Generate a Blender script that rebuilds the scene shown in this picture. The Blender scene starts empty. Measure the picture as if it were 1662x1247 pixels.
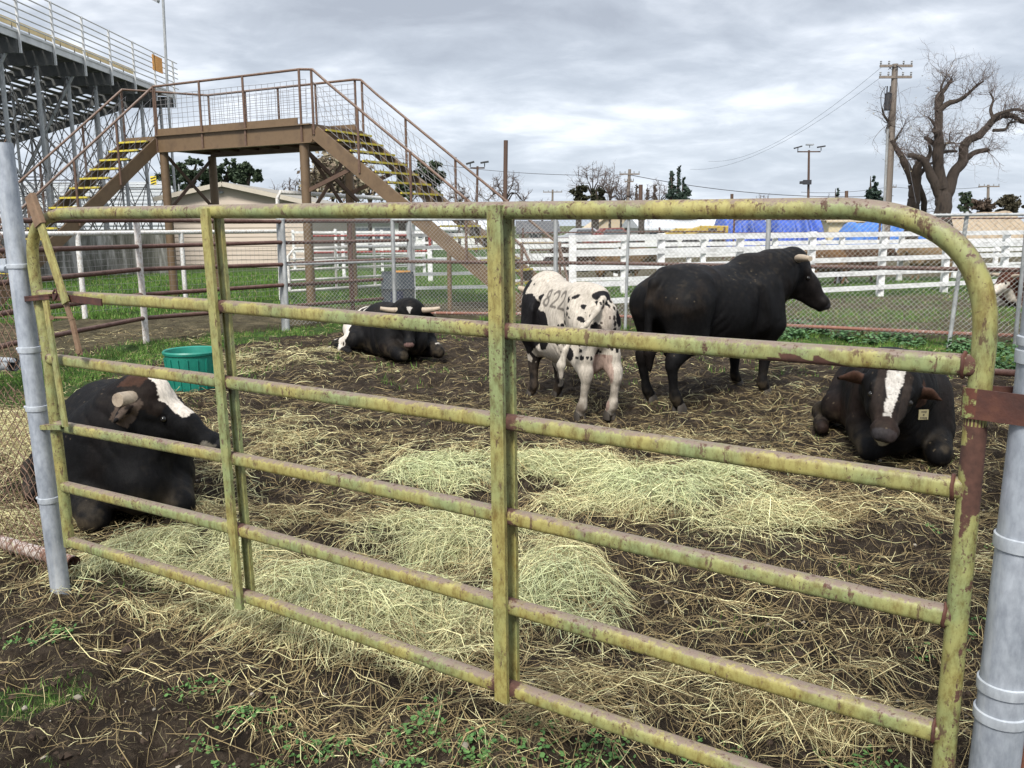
import bpy, math, random
import numpy as np
from mathutils import Vector
random.seed(7); rng = np.random.default_rng(11)
scene = bpy.context.scene
COL = scene.collection
PI = math.pi
# ------------------------------------------------------------------ camera model
F_, P_, R_, H_ = 1400.0, 0.1814, -0.0053, 1.55
_r = np.array([1, 0, 0.]); _f = np.array([0, math.cos(P_), -math.sin(P_)]); _u = np.array([0, math.sin(P_), math.cos(P_)])
CR = _r*math.cos(R_)+_u*math.sin(R_); CU = -_r*math.sin(R_)+_u*math.cos(R_); CF = _f
CAM = np.array([0, 0, H_])
def ray(px, py):
    return CF*F_+CR*(px-831)-CU*(py-623.5)
def G(px, py, z=0.0):
    d = ray(px, py); t = (z-H_)/d[2]; return CAM+d*t
def D(px, py, Y):
    d = ray(px, py); return CAM+d*(Y/d[1])
def XatY(px, Y, z=0.0):            # x of the column px at depth Y and height z
    dep = Y*math.cos(P_)-(z-H_)*math.sin(P_)
    return (px-831)/F_*dep
def GY(px, Y, z=0.0):
    return np.array([XatY(px, Y, z), Y, z])
# ------------------------------------------------------------------ noise
def _h(ix, iy, iz, s):
    n = (ix.astype(np.int64)*374761393+iy.astype(np.int64)*668265263+iz.astype(np.int64)*1274126177+s*974711) & 0xffffffff
    n = ((n ^ (n >> 13))*1274126177) & 0xffffffff
    n = n ^ (n >> 16)
    return (n & 0xffff)/65535.0
def vn(x, y, z=None, s=0):
    if z is None: z = np.zeros_like(x)
    ix, iy, iz = np.floor(x), np.floor(y), np.floor(z)
    fx, fy, fz = x-ix, y-iy, z-iz
    fx = fx*fx*(3-2*fx); fy = fy*fy*(3-2*fy); fz = fz*fz*(3-2*fz)
    ix = ix.astype(np.int64); iy = iy.astype(np.int64); iz = iz.astype(np.int64)
    r = 0
    for a in (0, 1):
        for b in (0, 1):
            for c in (0, 1):
                w = (fx if a else 1-fx)*(fy if b else 1-fy)*(fz if c else 1-fz)
                r = r+w*_h(ix+a, iy+b, iz+c, s)
    return r
def fbm(x, y, z=None, o=4, s=0):
    r = 0; a = .5; t = 0
    for i in range(o):
        k = 2.03**i
        r = r+a*vn(x*k+i*17.3, y*k-i*9.1, None if z is None else z*k+i*5.7, s+i); t += a; a *= .5
    return r/t
def sst(a, b, x):
    t = np.clip((x-a)/(b-a), 0, 1); return t*t*(3-2*t)
# ------------------------------------------------------------------ objects
ORG = {}
def norm(v):
    v = np.asarray(v, float); n = np.linalg.norm(v); return v/n if n > 1e-9 else v
def tag(o, label=None, cat=None, group=None, kind=None):
    if label: o['label'] = label
    if cat: o['category'] = cat
    if group: o['group'] = group
    if kind: o['kind'] = kind
    return o
def thing(name, loc, label, cat, group=None):
    o = bpy.data.objects.new(name, None); COL.objects.link(o)
    o.location = tuple(float(a) for a in loc); o.empty_display_size = .2
    ORG[o.name] = np.array(loc, float)
    return tag(o, label, cat, group)
def mkmesh(name, V, Q=None, T=None, mat=None, parent=None, smooth=False, col=None, uv=None):
    org = ORG[parent.name] if parent is not None else np.zeros(3)
    V = np.asarray(V, float)-org
    Q = np.zeros((0, 4), int) if Q is None or len(Q) == 0 else np.asarray(Q, int)
    T = np.zeros((0, 3), int) if T is None or len(T) == 0 else np.asarray(T, int)
    me = bpy.data.meshes.new(name)
    me.vertices.add(len(V)); me.vertices.foreach_set('co', V.astype(np.float32).ravel())
    li = np.concatenate([Q.ravel(), T.ravel()]).astype(np.int32)
    me.loops.add(len(li)); me.loops.foreach_set('vertex_index', li)
    n = len(Q)+len(T); me.polygons.add(n)
    st = np.concatenate([np.arange(len(Q))*4, len(Q)*4+np.arange(len(T))*3]).astype(np.int32)
    me.polygons.foreach_set('loop_start', st)
    try: me.polygons.foreach_set('loop_total', np.concatenate([np.full(len(Q), 4), np.full(len(T), 3)]).astype(np.int32))
    except Exception: pass
    me.polygons.foreach_set('use_smooth', np.full(n, bool(smooth)))
    if col is not None:
        c = np.asarray(col, np.float32)
        if c.shape[1] == 3: c = np.concatenate([c, np.ones((len(c), 1), np.float32)], 1)
        a = me.color_attributes.new('Col', 'FLOAT_COLOR', 'POINT'); a.data.foreach_set('color', c.ravel())
    me.update(calc_edges=True); me.validate()
    if mat: me.materials.append(mat)
    o = bpy.data.objects.new(name, me); COL.objects.link(o)
    if parent is not None: o.parent = parent
    ORG[o.name] = org
    return o
class MB:
    def __init__(s): s.V = []; s.Q = []; s.T = []; s.n = 0; s.C = []
    def add(s, V, Q=(), T=(), c=None):
        V = np.asarray(V, float)
        if len(Q): s.Q.append(np.asarray(Q, int)+s.n)
        if len(T): s.T.append(np.asarray(T, int)+s.n)
        s.V.append(V); s.n += len(V)
        s.C.append(np.tile(np.array(c if c is not None else (1, 1, 1), float), (len(V), 1)))
        return s
    def box(s, c, size, ax=None, cc=None):
        c = np.asarray(c, float); h = np.asarray(size, float)/2
        ax = np.eye(3) if ax is None else np.array([norm(a) for a in ax])
        V = [c+ax.T@(np.array([i, j, k])*h) for i in (-1, 1) for j in (-1, 1) for k in (-1, 1)]
        Q = [(0, 1, 3, 2), (4, 6, 7, 5), (0, 4, 5, 1), (2, 3, 7, 6), (0, 2, 6, 4), (1, 5, 7, 3)]
        return s.add(V, Q, c=cc)
    def beam(s, a, b, w, h, up=(0, 0, 1), bev=0, cc=None):   # w sideways, h along up
        a = np.asarray(a, float); b = np.asarray(b, float); d = norm(b-a); up = np.asarray(up, float)
        if abs(d@up) > .99: up = np.array([0, 1, 0.])
        x = norm(np.cross(d, up)); y = np.cross(x, d)
        if bev:
            e = bev; pr = [(-w/2+e, -h/2), (w/2-e, -h/2), (w/2-e*.3, -h/2+e*.3), (w/2, -h/2+e), (w/2, h/2-e), (w/2-e*.3, h/2-e*.3), (w/2-e, h/2), (-w/2+e, h/2), (-w/2+e*.3, h/2-e*.3), (-w/2, h/2-e), (-w/2, -h/2+e), (-w/2+e*.3, -h/2+e*.3)]
        else: pr = [(-w/2, -h/2), (w/2, -h/2), (w/2, h/2), (-w/2, h/2)]
        n = len(pr); V = [p+x*u+y*v for p in (a, b) for u, v in pr]
        Q = [(i, (i+1) % n, n+(i+1) % n, n+i) for i in range(n)]
        T = []
        if n == 4: Q += [(3, 2, 1, 0), (4, 5, 6, 7)]
        else:
            for i in range(1, n-1): T += [(0, i+1, i), (n, n+i, n+i+1)]
        return s.add(V, Q, T, cc)
    def tube(s, pts, r, n=8, cap=True, cc=None, flat=None):
        P = np.asarray(pts, float); m = len(P)
        r = np.full(m, r, float) if np.isscalar(r) else np.asarray(r, float)
        Tn = np.gradient(P, axis=0) if m > 2 else np.array([P[1]-P[0]]*2)
        Tn = Tn/np.maximum(np.linalg.norm(Tn, axis=1)[:, None], 1e-9)
        ref = np.array([0, 0, 1.]) if abs(Tn[0][2]) < .9 else np.array([1, 0, 0.])
        x = norm(np.cross(Tn[0], ref)); V = []
        a = np.arange(n)*2*PI/n; ca = np.cos(a)[:, None]; sa = np.sin(a)[:, None]
        for i in range(m):
            x = norm(x-Tn[i]*(x@Tn[i])); y = np.cross(Tn[i], x)
            V.append(P[i]+(x*ca+y*sa)*r[i])
        V = np.concatenate(V); i0 = np.arange(m-1)[:, None]*n; j = np.arange(n)[None]; j2 = (j+1) % n
        Q = np.stack([i0+j, i0+j2, i0+n+j2, i0+n+j], -1).reshape(-1, 4); T = []
        if cap:
            V = np.concatenate([V, P[:1], P[-1:]]); c0 = m*n; c1 = c0+1; b = (m-1)*n
            for k in range(n): T += [(c0, (k+1) % n, k), (c1, b+k, b+(k+1) % n)]
        return s.add(V, Q, T, cc)
    def lathe(s, c, prof, n=24, cc=None):      # prof: (r,z)
        c = np.asarray(c, float); a = np.arange(n)*2*PI/n; V = []
        for r, z in prof: V.append(np.stack([c[0]+r*np.cos(a), c[1]+r*np.sin(a), np.full(n, c[2]+z)], 1))
        m = len(prof); i0 = np.arange(m-1)[:, None]*n; j = np.arange(n)[None]; j2 = (j+1) % n
        return s.add(np.concatenate(V), np.stack([i0+j, i0+j2, i0+n+j2, i0+n+j], -1).reshape(-1, 4), c=cc)
    def build(s, name, mat, parent=None, smooth=False, col=False, label=None):
        o = mkmesh(name, np.concatenate(s.V), np.concatenate(s.Q) if s.Q else None, np.concatenate(s.T) if s.T else None, mat, parent, smooth, np.concatenate(s.C) if col else None)
        if smooth:
            try: o.data.set_sharp_from_angle(angle=math.radians(42))
            except Exception: pass
        if label: o['label'] = label
        return o
# ------------------------------------------------------------------ materials
def newmat(name):
    m = bpy.data.materials.new(name); m.use_nodes = True; nt = m.node_tree
    b = nt.nodes['Principled BSDF']; return m, nt, b
def N(nt, t, **k):
    n = nt.nodes.new(t)
    for a, v in k.items():
        if a.startswith('i_'): n.inputs[a[2:].replace('_', ' ')].default_value = v
        else: setattr(n, a, v)
    return n
def c4(c): return (c[0], c[1], c[2], 1)
def ramp(nt, fac, stops):
    r = nt.nodes.new('ShaderNodeValToRGB'); e = r.color_ramp.elements
    while len(e) < len(stops): e.new(.5)
    for k, (p, c) in enumerate(stops): e[k].position = p; e[k].color = c4(c) if hasattr(c, '__len__') else (c, c, c, 1)
    nt.links.new(fac, r.inputs[0]); return r.outputs[0]
def noise(nt, vec, scale, detail=5, rough=.55, stretch=None, dist=0):
    if stretch:
        mp = N(nt, 'ShaderNodeMapping'); mp.inputs['Scale'].default_value = stretch; nt.links.new(vec, mp.inputs[0]); vec = mp.outputs[0]
    n = N(nt, 'ShaderNodeTexNoise'); n.inputs['Scale'].default_value = scale; n.inputs['Detail'].default_value = detail; n.inputs['Roughness'].default_value = rough
    n.inputs['Distortion'].default_value = dist
    nt.links.new(vec, n.inputs['Vector']); return n.outputs['Fac']
def mix(nt, f, a, b, mode='MIX'):
    m = N(nt, 'ShaderNodeMix', data_type='RGBA', blend_type=mode)
    for sck, v in ((m.inputs[0], f), (m.inputs[6], a), (m.inputs[7], b)):
        if hasattr(v, 'links'): nt.links.new(v, sck)
        elif hasattr(v, '__len__'): sck.default_value = c4(v)
        else: sck.default_value = v if sck == m.inputs[0] else (v, v, v, 1)
    return m.outputs[2]
def math_(nt, op, a, b=0.0):
    m = N(nt, 'ShaderNodeMath', operation=op)
    for sck, v in ((m.inputs[0], a), (m.inputs[1], b)):
        if hasattr(v, 'links'): nt.links.new(v, sck)
        else: sck.default_value = v
    return m.outputs[0]
def bump(nt, b, h, strength=.3, dist=.01):
    n = N(nt, 'ShaderNodeBump'); n.inputs['Strength'].default_value = strength; n.inputs['Distance'].default_value = dist
    nt.links.new(h, n.inputs['Height']); nt.links.new(n.outputs[0], b.inputs['Normal'])
def objc(nt): return N(nt, 'ShaderNodeTexCoord').outputs['Object']
def simple(name, c1, c2, scale=4, rough=.7, metal=0, stretch=None, c3=None, bs=.2, bd=.004, t=(.3, .7), spec=.5):
    m, nt, b = newmat(name); v = objc(nt); n1 = noise(nt, v, scale, 8, .62, stretch)
    st = [(t[0], c1), (t[1], c2)]
    if c3: st = [(t[0], c1), ((t[0]+t[1])/2, c2), (t[1], c3)]
    nt.links.new(ramp(nt, n1, st), b.inputs['Base Color'])
    b.inputs['Roughness'].default_value = rough; b.inputs['Metallic'].default_value = metal; b.inputs['Specular IOR Level'].default_value = spec
    bump(nt, b, noise(nt, v, scale*6, 4, .6), bs, bd); return m
def colmat(name, rough=.8, spec=.3, var=.25, scale=20, bs=0, trans=0):
    m, nt, b = newmat(name); a = N(nt, 'ShaderNodeVertexColor'); a.layer_name = 'Col'
    v = objc(nt); n = noise(nt, v, scale, 5); f = ramp(nt, n, [(.25, 1-var), (.75, 1+0*var)])
    nt.links.new(mix(nt, 1.0, a.outputs[0], f, 'MULTIPLY'), b.inputs['Base Color'])
    b.inputs['Roughness'].default_value = rough; b.inputs['Specular IOR Level'].default_value = spec
    if bs: bump(nt, b, n, bs, .01)
    return m
def rusty(name, paint, paint2, rustc, top, amt=.5, speck=.62, rough=.55, topamt=1.0, rscale=7, topst=.45, metal=0):
    """weathered paint: two paint tones, run-down streaks, rust specks and patches, a bleached oxide film on upward faces"""
    m, nt, b = newmat(name); v = objc(nt)
    base = mix(nt, ramp(nt, noise(nt, v, 4.5, 4), [(.40, 0), (.62, 1)]), paint, paint2)
    dark = ramp(nt, noise(nt, v, 48, 7, .75, (1, 1, .45)), [(.34, (.50, .40, .30)), (.56, (1, 1, 1))])
    base = mix(nt, 1.0, base, dark, 'MULTIPLY')
    geo = N(nt, 'ShaderNodeNewGeometry'); sx = N(nt, 'ShaderNodeSeparateXYZ'); nt.links.new(geo.outputs['Normal'], sx.inputs[0])
    tn = math_(nt, 'ADD', sx.outputs[2], math_(nt, 'MULTIPLY', math_(nt, 'SUBTRACT', math_(nt, 'ADD', math_(nt, 'MULTIPLY', noise(nt, v, 9, 6, .7), .5), math_(nt, 'MULTIPLY', noise(nt, v, 85, 5, .8), .5)), .5), 5.0))
    tf = math_(nt, 'MULTIPLY', ramp(nt, tn, [(topst, 0), (topst+.3, 1)]), math_(nt, 'MULTIPLY', ramp(nt, noise(nt, v, 38, 7, .8), [(.36, .35), (.52, 1)]), topamt))
    base = mix(nt, tf, base, top)
    big = math_(nt, 'MULTIPLY', math_(nt, 'SUBTRACT', noise(nt, v, 2.2, 3), .5), .35)
    sp = ramp(nt, math_(nt, 'ADD', noise(nt, v, 85, 4, .7), big), [(speck, 0), (speck+.05, 1)])
    wa = N(nt, 'ShaderNodeVertexColor'); wa.layer_name = 'Col'; ws = N(nt, 'ShaderNodeSeparateColor'); nt.links.new(wa.outputs[0], ws.inputs[0])
    wear = math_(nt, 'MULTIPLY', ws.outputs[0], .36)
    sp2 = ramp(nt, math_(nt, 'ADD', math_(nt, 'ADD', math_(nt, 'MULTIPLY', noise(nt, v, rscale, 7, .72), .6), math_(nt, 'MULTIPLY', noise(nt, v, rscale*6, 5, .72), .4)), wear), [(1-amt*.75, 0), (1-amt*.75+.04, 1)])
    sp3 = ramp(nt, noise(nt, v, 34, 5, .75, (1, 1, .35)), [(speck-.01, 0), (speck+.04, 1)])
    rf = math_(nt, 'MINIMUM', math_(nt, 'ADD', math_(nt, 'ADD', math_(nt, 'MULTIPLY', sp, .75), sp2), math_(nt, 'MULTIPLY', sp3, .8)), 1.0)
    rc = ramp(nt, noise(nt, v, 60, 4), [(.3, rustc), (.7, tuple(min(1, q*1.9) for q in rustc))])
    nt.links.new(mix(nt, rf, base, rc), b.inputs['Base Color'])
    b.inputs['Roughness'].default_value = rough; b.inputs['Metallic'].default_value = metal
    rr = mix(nt, rf, rough, .9); nt.links.new(rr, b.inputs['Roughness'])
    bump(nt, b, math_(nt, 'ADD', noise(nt, v, 120, 4, .7), math_(nt, 'MULTIPLY', rf, -.6)), .35, .0012); return m
GATE = rusty('gate_paint', (.300, .265, .085), (.215, .250, .105), (.050, .022, .015), (.175, .125, .100), .50, .60, .55, .95, 6, .45)
GATER = rusty('gate_paint_rusted', (.33, .30, .09), (.24, .28, .10), (.060, .020, .012), (.16, .09, .065), .68, .56, .65, .8, 5, .45)
RUST = simple('rust_brown', (.028, .012, .009), (.066, .022, .014), 14, .75, 0, None, (.105, .038, .020), .5, .002)
RUSTY = simple('rust_handle', (.12, .072, .042), (.19, .12, .07), 20, .8, 0, None, (.12, .06, .035), .4, .002)
def galv(name, c1, c2, rough=.42, metal=.55):
    m, nt, b = newmat(name); v = objc(nt)
    a = ramp(nt, noise(nt, v, 16, 6, .6, (1, 1, .35)), [(.3, c1), (.68, c2)])
    s = ramp(nt, noise(nt, v, 70, 4, .6, (1, 1, .5)), [(.25, (.72, .72, .74)), (.6, (1, 1, 1))])
    w = ramp(nt, noise(nt, v, 9, 7, .75, (1, 1, .12)), [(.50, 0), (.72, .7)])
    col = mix(nt, 1.0, a, s, 'MULTIPLY'); col = mix(nt, w, col, (.52, .53, .52))
    rs = ramp(nt, noise(nt, v, 11, 7, .75, (1, 1, .4)), [(.66, 0), (.72, .8)])
    col = mix(nt, rs, col, (.20, .10, .05))
    nt.links.new(col, b.inputs['Base Color']); b.inputs['Metallic'].default_value = metal
    nt.links.new(ramp(nt, noise(nt, v, 30, 4), [(.3, rough), (.7, rough+.2)]), b.inputs['Roughness'])
    bump(nt, b, noise(nt, v, 140, 3), .12, .001); return m
GALV = galv('galvanised_post', (.22, .245, .28), (.45, .48, .52), .5, .35)
GALV2 = galv('galvanised_far', (.24, .25, .25), (.40, .41, .41), .6, .25)
BAND = galv('galvanised_band', (.36, .39, .42), (.50, .53, .56), .5, .4)
WIRE = simple('chain_wire', (.30, .30, .28), (.46, .46, .43), 3, .55, .2)
WIRER = simple('chain_wire_rusted', (.10, .055, .035), (.20, .12, .08), 6, .8)
MAROON = rusty('maroon_pipe', (.085, .038, .028), (.115, .054, .040), (.07, .03, .022), (.17, .115, .095), .4, .66, .7, .5)
WHITEP = rusty('white_pipe', (.72, .72, .70), (.62, .62, .60), (.22, .13, .10), (.74, .73, .71), .42, .70, .6, .3)
PALEPOST = rusty('pale_post', (.62, .60, .58), (.50, .47, .45), (.20, .11, .09), (.6, .55, .52), .5, .62, .7, .4)
WHITEB = simple('white_board', (.42, .415, .40), (.70, .70, .69), 3.5, .75, 0, (1, 1, 3), (.78, .78, .77), .2)
BROWNS = simple('brown_steel', (.105, .066, .034), (.140, .090, .048), 3, .6, 0, None, (.088, .055, .031), .15)
BROWND = simple('brown_steel_dark', (.075, .043, .028), (.11, .064, .040), 3, .7)
RAILB = rusty('brown_rail', (.15, .090, .060), (.12, .072, .050), (.07, .033, .022), (.26, .21, .18), .4, .66, .6, .6)
YELLOW = simple('yellow_nosing', (.34, .27, .03), (.54, .45, .05), 9, .8, 0, None, (.20, .13, .05), .2)
HOGW = simple('hog_wire', (.16, .15, .15), (.24, .23, .23), 4, .6)
ALU = simple('aluminium', (.42, .42, .41), (.58, .58, .57), 3, .5, .2)
ALUD = simple('weathered_plank', (.045, .042, .036), (.095, .09, .075), 2, .75, 0, (1, .2, 1))
DKST = simple('dark_steel', (.05, .052, .05), (.09, .09, .085), 3, .7)
STBR = simple('brace_steel', (.075, .068, .062), (.14, .13, .12), 2, .6, .2)
YBOARD = simple('yellow_board', (.50, .40, .22), (.62, .52, .30), 2, .8)
ORANGE = simple('orange_panel', (.62, .28, .06), (.72, .36, .10), 4, .7)
def concrete():
    m, nt, b = newmat('stained_concrete'); v = objc(nt)
    st = ramp(nt, noise(nt, v, 1.5, 8, .75, (1.6, 1.6, .22), .4), [(.38, (.050, .050, .038)), (.50, (.15, .145, .125)), (.60, (.36, .35, .33))])
    nt.links.new(st, b.inputs['Base Color']); b.inputs['Roughness'].default_value = .9
    bump(nt, b, noise(nt, v, 18, 5), .3, .01); return m
CONC = concrete()
SIDING = simple('beige_siding', (.46, .385, .315), (.52, .44, .365), .8, .8, 0, (1, 1, 4))
TRIM = simple('roof_trim', (.42, .37, .30), (.50, .45, .37), 3, .8)
SHING = simple('roof_shingle', (.20, .185, .16), (.30, .28, .24), 6, .9)
DROOF = simple('dark_roof', (.055, .057, .062), (.09, .09, .095), 4, .9)
WROOF = simple('pale_metal_roof', (.50, .52, .55), (.66, .68, .70), 1.2, .5, .1, (1, 5, 1))
WWALL = simple('white_wall', (.60, .60, .58), (.72, .72, .70), 1.5, .8)
TANW = simple('tan_wall', (.44, .35, .24), (.52, .43, .30), 1.5, .85)
REDM = simple('red_paint', (.20, .025, .02), (.28, .04, .03), 4, .6)
CARR = simple('car_red', (.16, .03, .025), (.20, .04, .035), 4, .35)
CARW = simple('car_grey', (.35, .37, .40), (.45, .47, .50), 4, .35)
GLASS = simple('window_glass', (.05, .065, .08), (.11, .13, .15), 3, .15)
TARP = simple('blue_tarp', (.012, .025, .13), (.040, .090, .36), 1.3, .55, 0, None, (.03, .09, .46), .6, .05)
TARP2 = simple('bright_blue_tarp', (.02, .10, .36), (.05, .18, .52), 2.2, .55, 0, None, (.04, .14, .45), .6, .05)
YEQ = simple('yellow_machine', (.34, .23, .03), (.44, .31, .05), 4, .6)
BUCKET = simple('green_tub', (.006, .13, .095), (.010, .18, .13), 6, .45, 0, None, (.018, .21, .16), .2)
DRUM = simple('slate_drum', (.055, .068, .078), (.085, .10, .115), 5, .55)
DRUML = simple('drum_label', (.02, .025, .06), (.035, .04, .085), 5, .6)
POLEW = simple('pole_wood', (.13, .105, .085), (.23, .195, .165), 3, .9, 0, (3, 3, .15), None, .4, .01)
POLEB = simple('brown_post', (.06, .035, .025), (.11, .065, .045), 3, .8, 0, (3, 3, .3))
BLACKM = simple('black_metal', (.02, .02, .022), (.04, .04, .045), 4, .6)
PORC = simple('porcelain', (.22, .23, .24), (.34, .35, .36), 4, .3)
CABLE = simple('cable', (.05, .05, .055), (.07, .07, .075), 4, .7)
BARK = simple('bark', (.020, .015, .012), (.075, .056, .043), 5, .95, 0, (1, 1, .4), (.050, .038, .030), 1.0, .12)
TWIG = simple('twig', (.070, .050, .042), (.13, .095, .080), 2, .9)
DEADL = colmat('pale_leaf', .9, .1)
LEAF = colmat('leaf', .7, .25)
HAYM = colmat('hay_strands', .75, .2, .3, 30)
GRASSM = colmat('grass_blades', .7, .2, .2, 10)
HORN = simple('horn', (.20, .150, .105), (.36, .29, .21), 12, .55, 0, (1, 1, 1), (.15, .11, .085), .4)
HOOF = simple('hoof', (.03, .025, .02), (.06, .05, .04), 9, .6)
EYE = simple('eye', (.006, .005, .004), (.012, .010, .008), 9, .06)
TAGM = simple('ear_tag', (.19, .165, .085), (.24, .21, .12), 9, .5)
INK = simple('ink', (.05, .04, .03), (.07, .06, .04), 9, .7)
def hide():
    m, nt, b = newmat('hide'); a = N(nt, 'ShaderNodeVertexColor'); a.layer_name = 'Col'; v = objc(nt)
    f = ramp(nt, noise(nt, v, 45, 6, .75, (1, 1, .35)), [(.3, .55), (.7, 1.25)])
    nt.links.new(mix(nt, 1.0, a.outputs[0], f, 'MULTIPLY'), b.inputs['Base Color'])
    b.inputs['Roughness'].default_value = .60; b.inputs['Specular IOR Level'].default_value = .09
    h = math_(nt, 'ADD', noise(nt, v, 200, 4, .7, (1, 1, .3)), math_(nt, 'MULTIPLY', noise(nt, v, 14, 4, .6), 2.0))
    bump(nt, b, h, .35, .006); return m
HIDE = hide()
# ------------------------------------------------------------------ hay and dirt layout (metres on the ground)
HAYB = []      # x,y,rx,ry,rot,density,mound height,greenness
def hb(px, py, rx, ry, rot, dn, h, g):
    p = G(px, py); HAYB.append((p[0], p[1], rx, ry, math.radians(rot), dn, h, g))
hb(745, 775, .50, .40, 20, 1.0, .12, .9)
hb(905, 765, .80, .40, -10, 1.0, .07, .7); hb(1000, 820, .7, .3, 0, .9, .05, .5)
hb(1085, 800, .55, .42, 0, 1.0, .13, 1.0)
hb(1180, 850, .5, .35, 0, .85, .05, .45)
hb(720, 880, .70, .35, 10, 1.0, .08, .6)
hb(960, 985, .30, .26, -30, 1.0, .07, .8); hb(900, 930, .4, .25, 0, .85, .05, .5)
hb(900, 910, .35, .3, 0, .6, .05, .2)
hb(560, 975, .66, .36, 0, 1.0, .09, .6)
hb(430, 985, .50, .30, 0, 1.0, .06, .5)
hb(290, 915, .60, .34, 0, 1.0, .06, .6); hb(620, 1030, .5, .14, 0, .9, .04, .5)
hb(240, 985, .30, .14, 0, .6, .03, .3)
hb(400, 850, .7, .4, 0, .55, .04, .15)
hb(330, 800, .5, .5, 0, .5, .04, .3)
hb(690, 1060, .30, .15, 0, .8, .04, .4)
hb(850, 1100, .35, .25, 0, .5, .04, .1)
hb(1000, 1150, .4, .22, 0, .55, .05, .1)
hb(1200, 1120, .35, .22, 0, .6, .05, .1)
hb(1380, 1180, .4, .22, 0, .7, .05, .1)
hb(1420, 1090, .2, .12, 0, .7, .04, .1)
hb(1440, 960, .4, .2, 0, .35, .02, .1)
hb(1180, 980, .6, .4, 0, .35, .02, .1)
hb(1560, 900, .4, .8, 0, .5, .02, .2)
hb(1350, 830, .8, .5, 0, .5, .03, .1)
hb(20, 700, .8, 1.2, 0, .8, .06, .3)
hb(30, 880, .5, .4, 0, .8, .04, .3)
hb(-120, 780, .8, 1.2, 0, .8, .06, .3)
hb(440, 578, 1.2, .9, 0, .75, .10, .3)
hb(330, 610, 1.1, 1.3, 0, .6, .05, .2)
hb(560, 610, 1.4, .8, 0, .4, .04, .1)
hb(1290, 620, 1.3, 1.0, 0, .45, .04, .2)
hb(1330, 575, 1.4, 1.0, 0, .45, .04, .2)
hb(1000, 590, 1.0, .8, 0, .45, .05, .2)
hb(900, 620, 1.0, .5, 0, .35, .02, .1)
hb(1180, 720, 1.6, .8, 0, .45, .03, .1)
hb(600, 740, 1.4, .7, 0, .5, .04, .2)
hb(460, 700, .9, .8, 0, .55, .04, .3)
hb(270, 560, .5, .6, 0, .5, .02, .2)
hb(940, 700, .3, .2, 0, .8, .04, .3)
HAYB = np.array(HAYB)
DARKB = []
for px, py, rx, ry, am in [(950, 655, 1.0, .7, .8), (700, 640, 1.2, .5, .7), (880, 630, .8, .4, .7), (1330, 930, .55, .30, .9), (1280, 1060, .30, .16, .9), (1090, 990, .40, .18, .85), (1500, 870, .3, .3, .6),
    (1060, 930, .3, .15, .6), (600, 820, .5, .25, .7), (500, 790, .4, .2, .6), (1180, 660, .9, .5, .6), (1450, 880, .3, .15, .6), (1380, 1000, .2, .12, .7), (640, 700, .7, .3, .7), (1420, 610, .8, .6, .6), (520, 650, .9, .4, .6), (760, 960, .18, .10, .7), (1330, 720, .5, .4, .6), (200, 1090, .4, .14, .8), (100, 1010, .3, .12, .8)]:
    q = G(px, py); DARKB.append((q[0], q[1], rx, ry, am))
# pen outline and fences on the ground
GA = np.array([-1.8656, 3.4707]); GBp = np.array([.9265, 1.6754]); GD = (GBp-GA)/np.linalg.norm(GBp-GA)
FENCE = [(467, 13.4), (642, 14.4), (902, 13.6), (1015, 13.2), (1240, 12.2), (1540, 11.1), (1665, 10.75)]
FPT = [GY(px, Y)[:2] for px, Y in FENCE]
CRN = GY(465, 13.4)[:2]
BF = [np.array([-5.15, 7.0]), GY(22, 9.2)[:2], GY(238, 11.77)[:2], GY(465, 13.4)[:2]]     # brown fence
def fence_y(x):
    xs = [-60, CRN[0]]+[p[0] for p in FPT[1:]]+[30]
    ys = [13.4, CRN[1]]+[p[1] for p in FPT[1:]]+[3.0]
    return np.interp(x, xs, ys)
def outd(x, y):
    """distance outside the pen fences (negative inside)"""
    xf = np.interp(y, [p[1] for p in BF], [p[0] for p in BF]); return np.maximum(y-fence_y(x), (xf-x)*.8)
def hayf(x, y):
    d = np.zeros_like(x); h = np.zeros_like(x); g = np.zeros_like(x)
    wob = (fbm(x*1.5, y*1.5, o=4, s=50)-.5)*1.25
    for bx, by, rx, ry, ro, dn, hh, gr in HAYB:
        u = (x-bx)*math.cos(ro)+(y-by)*math.sin(ro); v = -(x-bx)*math.sin(ro)+(y-by)*math.cos(ro)
        q = np.sqrt((u/rx)**2+(v/ry)**2)+wob
        e = 1-sst(.45, 1.45, q)
        d = 1-(1-d)*(1-dn*e); h = h+hh*e*e; g = np.maximum(g, gr*e)
    for bx, by, rx, ry, am in DARKB:
        q = np.sqrt(((x-bx)/rx)**2+((y-by)/ry)**2)+wob*1.2; d = d*(1-am*(1-sst(.5, 1.3, q)))
    return d**1.5, np.minimum(h, .16)*sst(0, .4, d)*.42, g
def pen_mask(x, y):
    """1 where animals trample: inside the pen; 0 beyond the fences"""
    return 1-sst(-.2, .5, outd(x, y))
def gh(x, y):
    x = np.asarray(x, float); y = np.asarray(y, float)
    near = 1-sst(12, 22, y)
    d, h, g = hayf(x, y)
    rough = fbm(x*2.1, y*2.1, o=3, s=3)-.5
    cl = np.abs(fbm(x*6.5, y*6.5, o=3, s=9)-.5)
    cl2 = fbm(x*19, y*19, o=2, s=19)-.5
    hn = (1-sst(5, 9, y))
    pit = sst(.70, .95, vn(x*6.3+2, y*6.3, None, 70))*.045+sst(.74, .95, vn(x*9.7, y*9.7+5, None, 71))*.03
    z = near*(-pit*(1-.7*d)+rough*.11+h-cl*.12*(1-.7*d))+hn*cl2*.045*(1-.5*d)+(1-near)*rough*.05
    return z-.012
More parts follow.
